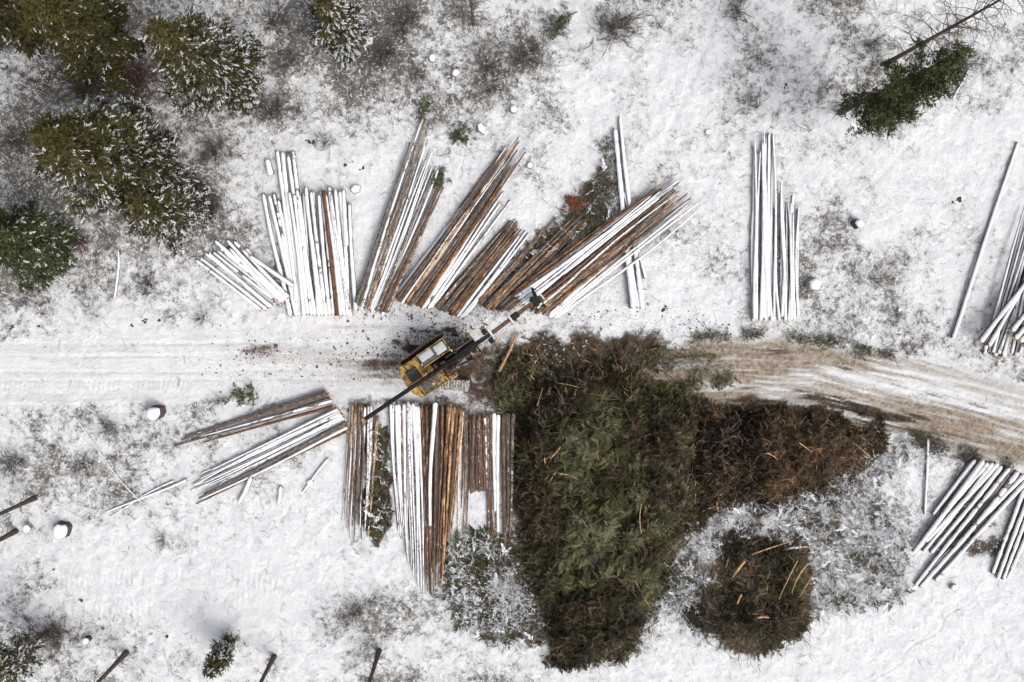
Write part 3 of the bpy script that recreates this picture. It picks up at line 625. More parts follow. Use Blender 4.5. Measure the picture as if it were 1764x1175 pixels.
GRASS = [needle_tuft(7, .22, .012, .9, 50+s) for s in range(5)]
# ---------------------------------------------------------------- trees
def conifer(px, py, h, R, base, label, needle='pine', snow=.5, nb=90, tw=None, bias=None, group='conifers round the yard', dens=1., tr=.2, profile=1.5, name='pine_tree', lowtwigs=0, snowhigh=.35):
    p = G(px, py, 0); root = empty(name, (p.x, p.y, 0)); tag(root, label, 'tree', group)
    rr_ = random.Random(px*7+py); mb = MB()
    lean = Vector((rr_.gauss(0, .012), rr_.gauss(0, .012), 1)); tp = [lean*(h*t)+Vector((.06*math.sin(t*5), .06*math.cos(t*4)-.06, 0)) for t in np.linspace(0, 1, 10)]
    mb.tube(tp, [tr*(1-.88*t)*(1+.35*math.exp(-t*25)) for t in np.linspace(0, 1, 10)], 8)
    P, YA, PI_, SC = [], [], [], []; SP, SY = [], []
    for b in range(nb):
        t = (b+rr_.random())/nb; t = t**.85; z = h*(base+(1-base)*t); a = b*2.399+rr_.gauss(0, .3)
        if bias is not None and rr_.random() < .88: a = bias+rr_.gauss(0, .75)
        l = R*((1-t**profile)*.92+.1)*rr_.choice((rr_.uniform(.5, .8), rr_.uniform(.8, 1.2)))*(min(1, .35+t*4)); up = -.25+.75*t
        o0 = lean*z; d = Vector((math.cos(a), math.sin(a), up*.6)).normalized(); pts = []
        cv = rr_.gauss(0, .15)
        for k in range(5):
            s = k/4; q = o0+d*l*s+Vector((-math.sin(a)*cv*s*s*l, math.cos(a)*cv*s*s*l, -.12*l*s*s+(.08*l*s**3))); pts.append(q)
        mb.tube(pts, [max(.012, .045*(1-t*.6)*(1-.8*s/4)*min(1.4, l/2)) for s in range(5)], 4, False)
        nt = max(3, int(l*10*dens))
        for k in range(nt):
            s = rr_.uniform(.22, 1.02)**.75; i = min(int(s*4), 3); q = pts[i].lerp(pts[i+1], s*4-i)
            sd = rr_.gauss(0, .17)*l*(1.15-s*.7); q = q+Vector((-math.sin(a)*sd, math.cos(a)*sd, rr_.gauss(0, .1)-.12*abs(sd)))
            P.append(tuple(q)); YA.append(a+sd*.8+rr_.gauss(0, .4)); SC.append(rr_.uniform(.75, 1.3))
            ps = snow*(1.25-t*1.2 if t > snowhigh else 1.)
            for _k in range((rr_.random() < ps)+(rr_.random() < ps*.8)): SP.append((q.x+rr_.gauss(0, .08), q.y+rr_.gauss(0, .08), q.z+.12)); SY.append(a+rr_.gauss(0, .5))
    for b in range(lowtwigs):
        a = rr_.uniform(0, 6.28); z = h*rr_.uniform(.02, base+.1); l = rr_.uniform(.5, 1.9); q = lean*z; pts = [q, q+Vector((math.cos(a)*l*.5, math.sin(a)*l*.5, .0)), q+Vector((math.cos(a+.2)*l, math.sin(a+.2)*l, -.25*l))]
        mb.tube(pts, [.028, .018, .008], 4, False)
        for k in range(2):
            pq = pts[1].lerp(pts[2], rr_.random()); a2 = a+rr_.choice((-.8, .8)); mb.tube([pq, pq+Vector((math.cos(a2)*.5, math.sin(a2)*.5, -.1))], [.014, .006], 3, False)
    mb.build('trunk', M['trunk'], root)
    N = len(P)
    if N:
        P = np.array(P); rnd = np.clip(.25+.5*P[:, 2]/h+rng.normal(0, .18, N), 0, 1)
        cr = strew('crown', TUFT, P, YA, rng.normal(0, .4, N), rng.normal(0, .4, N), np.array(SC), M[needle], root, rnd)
        if SP: strew('snow_load', SNOWB, SP, SY, rng.normal(.1, .3, len(SP)), rng.normal(0, .3, len(SP)), rng.uniform(.5, 1.15, len(SP)), M['tree_snow'], root)
    return root
def larch(px, py, h, label, nb=40, R=2.6, base=.35, tr=.19, name='bare_larch_tree', mat='trunk', low=10):
    p = G(px, py, 0); root = empty(name, (p.x, p.y, 0)); tag(root, label, 'tree', 'bare trees round the yard')
    r = random.Random(px+py*3); mb = MB(); tw = MB(); lean = Vector((r.gauss(0, .015), r.gauss(0, .015), 1))
    mb.tube([lean*(h*t) for t in np.linspace(0, 1, 9)], [tr*(1-.85*t)*(1+.3*math.exp(-t*25)) for t in np.linspace(0, 1, 9)], 8)
    for b in range(nb+low):
        if b < nb: t = (b+r.random())/nb; z = h*(base+(1-base)*t); l = R*(1-.75*t)*r.uniform(.6, 1.2)
        else: t = 0; z = h*r.uniform(.02, base); l = R*r.uniform(.2, .6)
        a = b*2.4+r.gauss(0, .4); q = lean*z; d = Vector((math.cos(a), math.sin(a), .15+.3*t)); pts = [q]
        for k in range(4):
            q = q+d*l/4; pts.append(q); d = (d+Vector((r.gauss(0, .18), r.gauss(0, .18), r.gauss(-.1, .12)))).normalized()
        tw.tube(pts, [.034, .026, .02, .014, .007], 4, False)
        for k in range(7):
            i = r.randint(1, 3); pq = pts[i].lerp(pts[i+1], r.random()); a2 = a+r.choice((-1, 1))*r.uniform(.5, 1.1); ll = l*r.uniform(.15, .4)
            e = pq+Vector((math.cos(a2)*ll, math.sin(a2)*ll, r.gauss(-.05, .1))); tw.tube([pq, pq.lerp(e, .5)+Vector((0, 0, r.gauss(0, .05))), e], [.014, .01, .005], 3, False)
    mb.build('trunk', M['trunk'], root); tw.build('crown', M[mat], root)
    return root
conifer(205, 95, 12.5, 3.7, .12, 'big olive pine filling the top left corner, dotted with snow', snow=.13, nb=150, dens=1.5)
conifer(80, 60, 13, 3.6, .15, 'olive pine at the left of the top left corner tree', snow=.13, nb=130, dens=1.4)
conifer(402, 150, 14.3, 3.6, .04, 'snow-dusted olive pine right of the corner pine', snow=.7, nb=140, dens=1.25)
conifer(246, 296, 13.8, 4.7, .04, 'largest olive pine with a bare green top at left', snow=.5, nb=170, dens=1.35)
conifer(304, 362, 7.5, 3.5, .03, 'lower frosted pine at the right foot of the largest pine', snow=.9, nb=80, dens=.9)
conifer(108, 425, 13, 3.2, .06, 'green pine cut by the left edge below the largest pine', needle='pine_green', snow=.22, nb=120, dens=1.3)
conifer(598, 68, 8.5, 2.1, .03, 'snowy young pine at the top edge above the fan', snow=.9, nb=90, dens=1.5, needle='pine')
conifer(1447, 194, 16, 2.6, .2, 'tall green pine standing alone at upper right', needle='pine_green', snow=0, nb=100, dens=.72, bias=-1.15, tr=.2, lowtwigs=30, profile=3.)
larch(1522, 112, 19, 'tall bare larch leaning out of the upper right corner', nb=60, R=3.6, base=.3)
larch(815, 42, 9, 'bare frosted tree at the top edge above the fan', nb=50, R=1.9, base=.1, tr=.12, mat='twig')
conifer(82, 1088, 10, 2.0, .2, 'snow-laden green conifer in the lower left corner', needle='pine', snow=.7, nb=46, dens=.75, tr=.17, lowtwigs=40)
conifer(398, 1108, 5.2, 1.25, .05, 'small snow-tipped conifer near the bottom edge', needle='pine', snow=.9, nb=36, dens=.9, tr=.1)
larch(218, 1124, 14, 'bare trunk at the bottom edge left of the small conifer', nb=30, R=2.2, base=.45, low=16)
larch(472, 1131, 14, 'bare trunk at the bottom edge right of the small conifer', nb=30, R=2.2, base=.45, low=16)
larch(653, 1121, 14, 'bare trunk at the bottom edge below the biggest pile', nb=30, R=2.2, base=.45, low=18)
larch(62, 857, 15, 'dark bare trunk at the left edge, upper of two', nb=30, R=2.2, base=.45, low=12)
larch(27, 915, 15, 'dark bare trunk at the left edge, lower of two', nb=30, R=2.2, base=.45, low=12)
# ---------------------------------------------------------------- bare shrubs
def shrub(px, py, R, label, n=70, mat='twig', h=1., name='bare_shrub'):
    p = G(px, py, 0); root = empty(name, (p.x, p.y, 0)); tag(root, label, 'shrub', 'leafless shrubs round the yard')
    r = np.random.default_rng(px*3+py); a = r.uniform(0, 6.28, n); q = r.uniform(0, .35, n)*R
    P = np.stack([np.cos(a)*q+r.normal(0, .22*R, n), np.sin(a)*q+r.normal(0, .16*R, n), np.full(n, .03)], -1)
    strew('twigs', TWIG, P, a+r.normal(0, .9, n), -r.uniform(.15, 1.2, n), r.uniform(0, 6, n), r.uniform(.35, 1.1, n)*R*.95, M[mat], root)
    return root
for a in [(370, 350, 1.7, 'grey leafless shrub right of the largest pine', 110), (1060, 52, 2.1, 'spiky dark leafless shrub at the top, right of centre', 120), (842, 112, 1.6, 'leafless shrub at the top below the bare frosted tree', 90), (560, 245, 1.1, 'small leafless shrub above the wide snowy pile', 60),
          (848, 152, .9, 'small dark shrub above the second fan pile', 60), (955, 45, 1.3, 'leafless shrub near the top edge centre', 60), (1265, 20, 1.5, 'leafless shrub at the top edge right of centre', 70), (1292, 182, 1.3, 'leafless shrub above the tall white pile', 60),
          (612, 1052, 1.3, 'brown leafless shrub below the thin pile', 80), (225, 128, 2.4, 'reddish dead shrub between the three olive pines', 160, 'twig_red'), (470, 35, 1.5, 'grey shrub left of the snowy young pine', 80), (150, 800, 1.3, 'grey shrub left of the long thin pole', 60),
          (135, 418, 1.2, 'reddish dead shrub right of the green edge pine', 90, 'twig_red'), (252, 492, 1.2, 'dark shrub right of the lone thin pole', 60), (350, 548, 1., 'small shrub below the short snowy stack', 50), (1500, 75, 1.2, 'thin bare shrub left of the tall larch', 60),
          (20, 800, 1.5, 'dark shrub at the left edge beside the trunks', 90), (95, 1095, 1.6, 'dark shrub around the lower left conifer', 120), (280, 930, 1., 'small grey shrub at lower left', 40), (190, 740, 1.4, 'grey shrub left of the snow-topped stump', 70),
          (380, 690, .9, 'small brown shrub at the lower edge of the snowy road', 50), (860, 1010, 1.2, 'frosted shrub in the snowy litter below the lower row', 80, 'frost_twig'), (1510, 480, 1.2, 'sparse shrub on the snow right of the white block', 40), (1650, 110, 1.5, 'bare shrub beneath the tall larch', 80),
          (1545, 545, .8, 'small sparse shrub above the dirt road', 34), (720, 130, 1.1, 'grey shrub in the frosted undergrowth at the top', 50), (500, 110, 1.3, 'dark shrub right of the snow-dusted pine', 70), (430, 60, 1.3, 'pale frosted shrub beside the snow-dusted pine', 80, 'frost_twig')]:
    shrub(*a)
for px, py, R_, lb in [(150, 150, 1.7, 'brown shrub below the top left corner pine'), (325, 70, 1.5, 'brown shrub between the corner pine and the snow-dusted pine'), (30, 240, 1.5, 'grey shrub at the left edge between two pines'), (372, 262, 1.7, 'wide brown shrub between the snow-dusted and the largest pine'), (470, 190, 1.6, 'wide grey shrub right below the snow-dusted pine'), (660, 95, 1.5, 'wide grey shrub right of the flat snowy slab'), (700, 40, 1.6, 'dense grey shrub left of the bare frosted tree'), (905, 95, 1.6, 'olive-grey shrub right of the bare frosted tree')]: shrub(px, py, R_, lb, 120)
# ---------------------------------------------------------------- brush heaps
def in_poly(poly, n, z=0., amp=14, keep=None):
    P = np.array(poly, float); lo = P.min(0); hi = P.max(0); out_ = np.zeros((0, 2))
    while len(out_) < n:
        q = lo+rng.random((n*2, 2))*(hi-lo); q = q[sdist(q[:, 0], q[:, 1], poly)+amp*((fbm(q[:, 0]*.035, q[:, 1]*.035, 5, 31)-.5)*2+rng.normal(0, .25, len(q))) > 0]
        if keep is not None: q = q[rng.random(len(q)) < keep(q)]
        out_ = np.concatenate([out_, q])
    return out_[:n]
def heap_h(px, py, poly, hh, soft):
    d = sdist(px, py, poly)+22*(fbm(px*.05, py*.05, 4, 31)-.5); return hh*sst(d, 2, soft+6)*(.30+1.3*fbm(px*.022, py*.022, 4, 32))*(.25+1.5*fbm(px*.055, py*.055, 4, 33))
def heap(name, poly, hh, soft, mat, nb, nt, label, cat, group, seed, hfun=None, keep=None, bscale=(.7, 1.6), rndf=None):
    hf = hfun or (lambda x, y: heap_h(x, y, poly, hh, soft)*(1-.7*sst(x, 1420, 1510)))
    P = np.array(poly, float); lo = P.min(0)-12; hi = P.max(0)+12
    ax = np.arange(lo[0], hi[0], 4.); ay = np.arange(lo[1], hi[1], 4.); A, B = np.meshgrid(ax, ay); hz = hf(A, B)-.12
    wx, wy = Garr(A, B, 0.); hz = hz+.12*(rng.random(hz.shape)-.5)*(hz > 0)
    I = np.arange(A.size).reshape(A.shape); q = np.stack([I[:-1, :-1], I[1:, :-1], I[1:, 1:], I[:-1, 1:]], -1).reshape(-1, 4)
    m = (hz.ravel() > -.02); q = q[m[q].all(1)]
    rootv = np.stack([wx.ravel(), wy.ravel(), hz.ravel()], -1)
    rb = mesh_obj(name, rootv, q, M[mat], smooth=False, rnd=np.clip(fbm(wx*1.5, wy*1.5, 4, 40).ravel()*.5, 0, 1))
    tag(rb, label, cat, group, 'stuff')
    xy = in_poly(poly, nb, amp=38, keep=keep); h = hf(xy[:, 0], xy[:, 1]); x, y = Garr(xy[:, 0], xy[:, 1], 0.)
    pos = np.stack([x, y, np.maximum(h, 0)+rng.uniform(-.05, .28, nb)], -1)
    patch = fbm(x*.35, y*.35, 4, seed); rnd = np.clip((patch-.5)*4.6+.42+rng.normal(0, .26, nb), 0, 1)
    if rndf is not None: rnd = rndf(xy, rnd)
    flow = fbm(x*.18, y*.18, 3, seed+3)*14
    strew('boughs', BOUGH, pos, flow+rng.normal(0, .9, nb), rng.normal(.05, .35, nb), rng.normal(0, .5, nb), rng.uniform(*bscale, nb), M[mat], rb, rnd)
    xy = in_poly(poly, nt, amp=38, keep=keep); h = hf(xy[:, 0], xy[:, 1]); x, y = Garr(xy[:, 0], xy[:, 1], 0.); pos = np.stack([x, y, np.maximum(h, 0)+rng.uniform(.1, .35, nt)], -1)
    strew('twigs', TWIG, pos, rng.uniform(0, 6.28, nt), rng.normal(0, .2, nt), rng.normal(0, .5, nt), rng.uniform(.5, 1.3, nt), M['twig'], rb)
    m = nt//7; pos = pos[:m]+np.array([0, 0, .08]); strew('long_branches', TWIG, pos, rng.uniform(0, 6.28, m), rng.normal(0, .12, m), rng.normal(0, .5, m), rng.uniform(1.2, 2.6, m), M['branch'], rb)
    return rb, hf
def hgreen(x, y):
    top = sst(y, 640, 760); return heap_h(x, y, GREEN, 1.9, 40)*(.06+.94*top)
def greenrnd(xy, r):
    thin = 1-sst(xy[:, 1], 620, 700); e = sst(ell(xy[:, 0], xy[:, 1], 1040, 850, 110, 190), 1.2, .4)
    brown = np.maximum(thin*.9, sst(ell(xy[:, 0], xy[:, 1], 930, 850, 50, 120), 1.1, .5)*.75); pick = rng.random(len(r)) < brown*.55
    return np.where(pick, rng.choice([1., .97, .02, .05], len(r)), np.clip(r*(.9)+.22*e, 0, .85))
def keepg(q):
    a, b = q[:, 0], q[:, 1]; n = fbm(a*.03, b*.03, 4, 51); thin = 1-sst(b, 590, 720)
    k = np.clip(1.15-thin*1.15*(.5+1.0*n), .05, 1)*(1-.93*sst(b, 640, 600)*sst(n, .62, .42))
    for e in [(1098, 820, 26, 34, 20), (1188, 745, 24, 34, 10), (1010, 690, 40, 16, 0), (1095, 700, 36, 16, 0), (1110, 880, 22, 24, 0)]: k = k*(1-.82*sst(ell(a, b, *e), 1.3, .5))
    return k*(.55+.9*sst(fbm(a*.08, b*.08, 4, 52), .3, .55))
def keepb(q):
    a, b = q[:, 0], q[:, 1]; return np.clip(1.1-1.0*sst(a, 1400, 1520)*(.3+1.4*(fbm(a*.06, b*.06, 4, 53) < .5)), .06, 1)
gp, hg = heap('brush_heap', GREEN, 1.9, 40, 'slash_green', 23000, 1000, 'largest heap of green conifer boughs right of the machine', 'brush heap', 'heaps of cut branches', 41, hgreen, rndf=greenrnd, bscale=(.3, .95), keep=keepg)
bp, hb = heap('brush_heap', BROWN, 1.4, 35, 'slash_brown', 11500, 480, 'rusty brown heap of needles and twigs under the dirt road', 'brush heap', 'heaps of cut branches', 44, bscale=(.25, .8), keep=keepb)
rp, hr = heap('brush_heap', ROUND, 2.0, 55, 'slash_olive', 11000, 700, 'round dark heap of branches near the bottom edge', 'brush heap', 'heaps of cut branches', 47, bscale=(.25, .8))
xy = in_poly([(1210, 690), (1220, 890), (1120, 1000), (1075, 690)], 1600, amp=50); x, y = Garr(xy[:, 0], xy[:, 1], 0.)
strew('rusty_boughs', BOUGH, np.stack([x, y, hg(xy[:, 0], xy[:, 1])+.25], -1), rng.uniform(0, 6.28, 1600), rng.normal(0, .3, 1600), rng.normal(0, .4, 1600), rng.uniform(.3, .8, 1600), M['slash_olive'], gp)
for pl_, n_ in (([(884, 715), (940, 715), (962, 900), (900, 960)], 1700), ([(1085, 705), (1215, 690), (1215, 890), (1150, 940), (1110, 860)], 4200), ([(900, 960), (1000, 1000), (1100, 1060), (1050, 1130), (960, 1140)], 1300)):
    xy = in_poly(pl_, n_, amp=40); x, y = Garr(xy[:, 0], xy[:, 1], 0.)
    strew('brown_boughs', BOUGH, np.stack([x, y, np.maximum(np.maximum(hg(xy[:, 0], xy[:, 1]), hb(xy[:, 0], xy[:, 1])), 0)+rng.uniform(.15, .5, n_)], -1), rng.uniform(0, 6.28, n_), rng.normal(0, .3, n_), rng.normal(0, .4, n_), rng.uniform(.25, .8, n_), M['slash_brown'], gp)
# loose brush in thin belts: dark sprigs and snow-laden ones
def belt(name, pts_xy, n, mat, label, cat, frost=.0, z=.08, sc=(.3, .85), white_n=0, twn=0, spread=None):
    def sample(k):
        if spread is None: return in_poly(pts_xy, k)
        P = np.array(pts_xy, float); sgl = np.hypot(*np.diff(P, axis=0).T); cum = np.concatenate([[0], np.cumsum(sgl)]); t = rng.random(k)*cum[-1]
        keep = vn(t*.05, np.full(k, 3.3)) > .38; t = t[keep]
        return np.stack([np.interp(t, cum, P[:, 0])+rng.normal(0, spread*.7, len(t)), np.interp(t, cum, P[:, 1])+rng.normal(0, spread, len(t))], -1)
    xy = sample(n); k = len(xy); x, y = Garr(xy[:, 0], xy[:, 1], 0.); cl = fbm(x*.8, y*.8, 4, 60) > ((.55 if white_n > 1000 else .40) if spread is None else .3); x = x[cl]; y = y[cl]; k = len(x)
    o = strew(name, BOUGH, np.stack([x, y, zat(x, y)+z+rng.uniform(0, .18, k)], -1), rng.uniform(0, 6.28, k), rng.normal(0, .25, k), rng.normal(0, .4, k), rng.uniform(*sc, k), M[mat]); tag(o, label, cat, 'loose brush on the snow', 'stuff')
    if white_n:
        xy = sample(white_n); k = len(xy); x, y = Garr(xy[:, 0], xy[:, 1], 0.)
        cl = fbm(x*1.2, y*1.2, 4, 61) > .48; x = x[cl]; y = y[cl]; k = len(x)
        strew('frosted_twigs', TWIG+BOUGH[:1], np.stack([x, y, zat(x, y)+rng.uniform(.1, .4, k)], -1), rng.uniform(0, 6.28, k), rng.normal(0, .25, k), rng.normal(0, .5, k), rng.uniform(.3, 1.1, k), M['frost_twig'], o)
        strew('snow_pads', PAD, np.stack([x, y, zat(x, y)+rng.uniform(.12, .4, k)], -1)[:k], rng.uniform(0, 6.28, k), rng.normal(0, .2, k), rng.normal(0, .2, k), rng.uniform(.5, 1.4, k), M['snow'], o)
    if twn:
        xy = sample(twn); k = len(xy); x, y = Garr(xy[:, 0], xy[:, 1], 0.)
        strew('twigs', TWIG, np.stack([x, y, zat(x, y)+.12], -1), rng.uniform(0, 6.28, k), rng.normal(0, .2, k), rng.normal(0, .5, k), rng.uniform(.5, 1.3, k), M['twig'], o)
    return o
belt('snowy_brush', SN1, 1500, 'slash_olive', 'snow-laden brush around the round heap', 'brush', white_n=2300, twn=1000)
belt('snowy_brush', SN2, 1500, 'slash_olive', 'snow-laden brush below the lower row of logs', 'brush', white_n=1000, twn=500)
belt('brush', BPQ, 420, 'slash_green', 'green brush between the thin pile and the biggest pile', 'brush', white_n=90, twn=60)
belt('brush', BF, 1000, 'slash_olive', 'dark litter and sprigs among the sparse logs of the fan', 'brush', white_n=60, twn=400, sc=(.2, .5))
belt('brush', [(770, 930), (830, 905), (880, 930), (890, 985), (800, 1010), (764, 985)], 800, 'slash_green', 'green brush at the tips of the lower row of logs', 'brush', white_n=160, twn=90)
belt('road_edge_brush', [(1150, 585), (1240, 578), (1330, 575), (1430, 590), (1500, 605), (1560, 612)], 1500, 'slash_green', 'sprigs along the upper edge of the dirt road', 'brush', spread=5, twn=260, sc=(.12, .38))
belt('road_edge_brush', [(1530, 735), (1580, 755), (1640, 775), (1690, 795), (1740, 800)], 1200, 'slash_olive', 'sprigs along the lower edge of the dirt road', 'brush', spread=7, twn=300, sc=(.12, .4))
belt('road_edge_brush', [(1100, 668), (1160, 668), (1215, 662), (1260, 652)], 1100, 'slash_green', 'green tongue of sprigs reaching onto the dirt road', 'brush', spread=7, sc=(.15, .45))
belt('brush', [(1095, 600), (1150, 590), (1240, 605), (1240, 640), (1150, 650), (1100, 640)], 420, 'slash_green', 'scattered sprigs at the left end of the dirt road', 'brush', sc=(.1, .4), twn=80)
for i, (x0, y0, x1, y1, s, n, lb) in enumerate([(733, 178, 728, 205, 3, 30, 'green needle tuft at the tip of the first fan pile'), (764, 300, 752, 320, 5, 50, 'green needle tuft on the right of the first fan pile'), (783, 225, 800, 235, 8, 60, 'green sprig patch right of the first fan pile'),
                                       (1450, 70, 1500, 60, 0.1, 2, None), (405, 685, 440, 678, 7, 60, 'green sprigs at the lower edge of the snowy road'), (955, 60, 975, 30, 7, 60, 'green sprigs near the top edge at the centre'), (1010, 400, 1050, 390, 6, 40, 'sprigs left of the crosswise logs')]):
    if lb:
        k = n; x, y = Garr(np.linspace(x0, x1, k)+rng.normal(0, s, k), np.linspace(y0, y1, k)+rng.normal(0, s, k), 0.)
        o = strew('needle_sprigs', BOUGH, np.stack([x, y, zat(x, y)+rng.uniform(.1, .4, k)], -1), rng.uniform(0, 6.28, k), rng.normal(0, .3, k), rng.normal(0, .4, k), rng.uniform(.3, .8, k), M['pine_green']); tag(o, lb, 'brush', 'loose brush on the snow', 'stuff')
# rust-brown clump of old needles in the fan
x, y = Garr(990+rng.normal(0, 7, 90), 350+rng.normal(0, 4, 90), 0.)
o = strew('dead_bough_clump', BOUGH, np.stack([x, y, zat(x, y)+rng.uniform(.1, .4, 90)], -1), rng.uniform(0, 6.28, 90), rng.normal(0, .3, 90), rng.normal(0, .4, 90), rng.uniform(.3, .7, 90), m_leaf('rust_needles', [(.10, .03, .012), (.22, .07, .03)])); tag(o, 'rust-red clump of dead boughs among the fan piles', 'brush', 'loose brush on the snow', 'stuff')
# ---------------------------------------------------------------- sticks on the heaps (peeled, curved)
def stick(px, py, qx, qy, r, z, label, mat='fresh', curve=.08, name='stick', cat='stick', group='peeled sticks on the brush heaps'):
    a = G(px, py, z); b = G(qx, qy, z+U(-.05, .15)); d = b-a; s = Vector((-d.y, d.x, 0))*curve*U(-1, 1); mb = MB()
    pts = [a+d*t+s*math.sin(math.pi*t)+Vector((0, 0, U(-.02, .02))) for t in np.linspace(0, 1, 7)]; o0 = pts[0].copy(); mb.tube([p-o0 for p in pts], [r*(1-.5*t)*U(.85, 1.15) for t in np.linspace(0, 1, 7)], 6)
    o = mb.build(name, M[mat], smooth=True); o.location = o0; tag(o, label, cat, group); return o
def hz(x, y): return float(max(hg(np.array([x*1.]), np.array([y*1.]))[0], hb(np.array([x*1.]), np.array([y*1.]))[0], hr(np.array([x*1.]), np.array([y*1.]))[0]))+.35
for px, py, qx, qy, r, lb in [(965, 770, 948, 790, .06, 'curved pale peeled stick, highest on the green heap'), (938, 788, 942, 806, .05, 'short peeled stick beside the curved pale one'), (957, 812, 945, 830, .06, 'orange peeled stick on the left of the green heap'), (962, 816, 996, 826, .04, 'thin peeled stick pointing right on the green heap'),
                              (1030, 770, 1031, 792, .05, 'upright orange splinter in the middle of the green heap'), (1105, 868, 1105, 920, .05, 'long orange stick on the right of the green heap'), (1142, 880, 1143, 920, .05, 'thin stick along the right rim of the green heap'), (985, 1118, 993, 1136, .08, 'short orange stick at the foot of the green heap'),
                              (1030, 1060, 1045, 1048, .05, 'short pale stick in the lower green heap'), (1090, 980, 1120, 1045, .04, 'long twig on the lower right of the green heap'), (1175, 930, 1142, 968, .04, 'thin grey stick over the right rim of the green heap'), (1198, 830, 1197, 868, .05, 'upright peeled stick on the brown heap'),
                              (1210, 880, 1235, 872, .07, 'orange splinter at the lower rim of the brown heap'), (1320, 780, 1340, 792, .05, 'pale sliver on the middle of the brown heap'), (1376, 762, 1398, 778, .05, 'pale sliver on the right of the brown heap'), (1362, 815, 1361, 828, .05, 'short upright sliver low on the brown heap'),
                              (1452, 750, 1500, 788, .06, 'pale stick over the right rim of the brown heap'), (1283, 966, 1262, 994, .17, 'thick orange slab on the round heap'), (1255, 962, 1250, 978, .1, 'short orange slab left of the thick one on the round heap'), (1277, 1024, 1270, 1040, .12, 'pale stub in the middle of the round heap'),
                              (1305, 1064, 1325, 1064, .1, 'orange stub low on the round heap'), (1374, 966, 1342, 1032, .06, 'long pale stick on the right of the round heap'), (1392, 970, 1362, 1030, .09, 'peeled pole on the right rim of the round heap'), (1404, 984, 1366, 1044, .07, 'outermost peeled pole on the right of the round heap'),
                              (1295, 955, 1368, 931, .08, 'brown pole across the top of the round heap'), (925, 700, 935, 668, .04, 'thin pale splinter at the upper left of the green heap'), (1000, 668, 960, 660, .03, 'thin grey twig at the upper green heap')]:
    stick(px, py, qx, qy, r*.8, max(hz(px+(qx-px)*f_, py+(qy-py)*f_) for f_ in (0, .25, .5, .75, 1))+.05, lb)
def chips(name, poly, n, hf, parent, L=(.15, .6), mat='fresh'):
    xy = in_poly(poly, n); x, y = Garr(xy[:, 0], xy[:, 1], 0.); h = hf(xy[:, 0], xy[:, 1])
    T = []
    for s in range(4):
        r = random.Random(s); c = r.uniform(-.3, .3); V = []; Fc = []
        for i in range(5):
            t = i/4; V += [(t, c*t*t-.03, .0), (t, c*t*t, .04), (t, c*t*t+.03, 0)]
        for i in range(4): b = i*3; Fc += [(b, b+3, b+4, b+1), (b+1, b+4, b+5, b+2)]
        T.append((np.array(V), np.array(Fc)))
    strew(name, T, np.stack([x, y, np.maximum(h, 0)+rng.uniform(.2, .42, n)], -1), rng.uniform(0, 6.28, n), rng.normal(0, .15, n), rng.normal(0, .3, n), rng.uniform(*L, n), M[mat], parent)
chips('wood_chips', GREEN, 260, hg, gp); chips('wood_chips', BROWN, 240, hb, bp, mat='fresh'); chips('wood_chips', ROUND, 110, hr, rp)
M['chip_dark'] = mat_simple('chip_brown', (.16, .095, .05), .8, .4, 5.)
chips('bark_strips', BROWN, 500, hb, bp, L=(.2, .9), mat='chip_dark'); chips('bark_strips', ROUND, 220, hr, rp, L=(.2, .8), mat='chip_dark'); chips('bark_strips', GREEN, 450, hg, gp, L=(.2, .8), mat='chip_dark')
# ---------------------------------------------------------------- grass and undergrowth poking through the snow
def field(name, n, temps, mat, thr, sc, label, cat, zoff=.0, power=1., zr=.1, clump=0.):
    x = rng.uniform(-43, 46, n); y = rng.uniform(-36, 27, n)
    j = np.clip(np.searchsorted(gx, x), 1, len(gx)-1); i = np.clip(np.searchsorted(gy, y), 1, len(gy)-1)
    pr = np.clip((veg[i, j]+.3*mud[i, j]-thr)/(1-thr), 0, 1)**power*(1-rl[i, j])*(1-rr[i, j])
    if clump: pr *= (fbm(x*.9, y*.9, 4, 70) > clump)
    k = rng.random(n) < pr; x = x[k]; y = y[k]; k = len(x)
    o = strew(name, temps, np.stack([x, y, zat(x, y)+zoff+rng.uniform(0, zr, k)], -1), rng.uniform(0, 6.28, k), rng.normal(0, .35, k), rng.normal(0, .35, k), rng.uniform(*sc, k), M[mat]); tag(o, label, cat, 'growth poking through the snow', 'stuff')
field('dry_grass', 150000, GRASS, 'grass', .3, (.5, 1.3), 'dry grey-brown grass poking through the snow all round the yard', 'grass')
field('frosted_undergrowth', 120000, PAD[:2]+SNOWB[:2]+GRASS[:2], 'frost_twig', .5, (.25, .7), 'white frosted leaves of low undergrowth, densest at upper left', 'undergrowth', .08, 1., .25)
field('low_undergrowth', 16000, [TWIG[i] for i in range(4)], 'twig', .55, (.25, .7), 'low bare undergrowth twigs, densest at upper left', 'undergrowth', .04, 1., .1, .5)
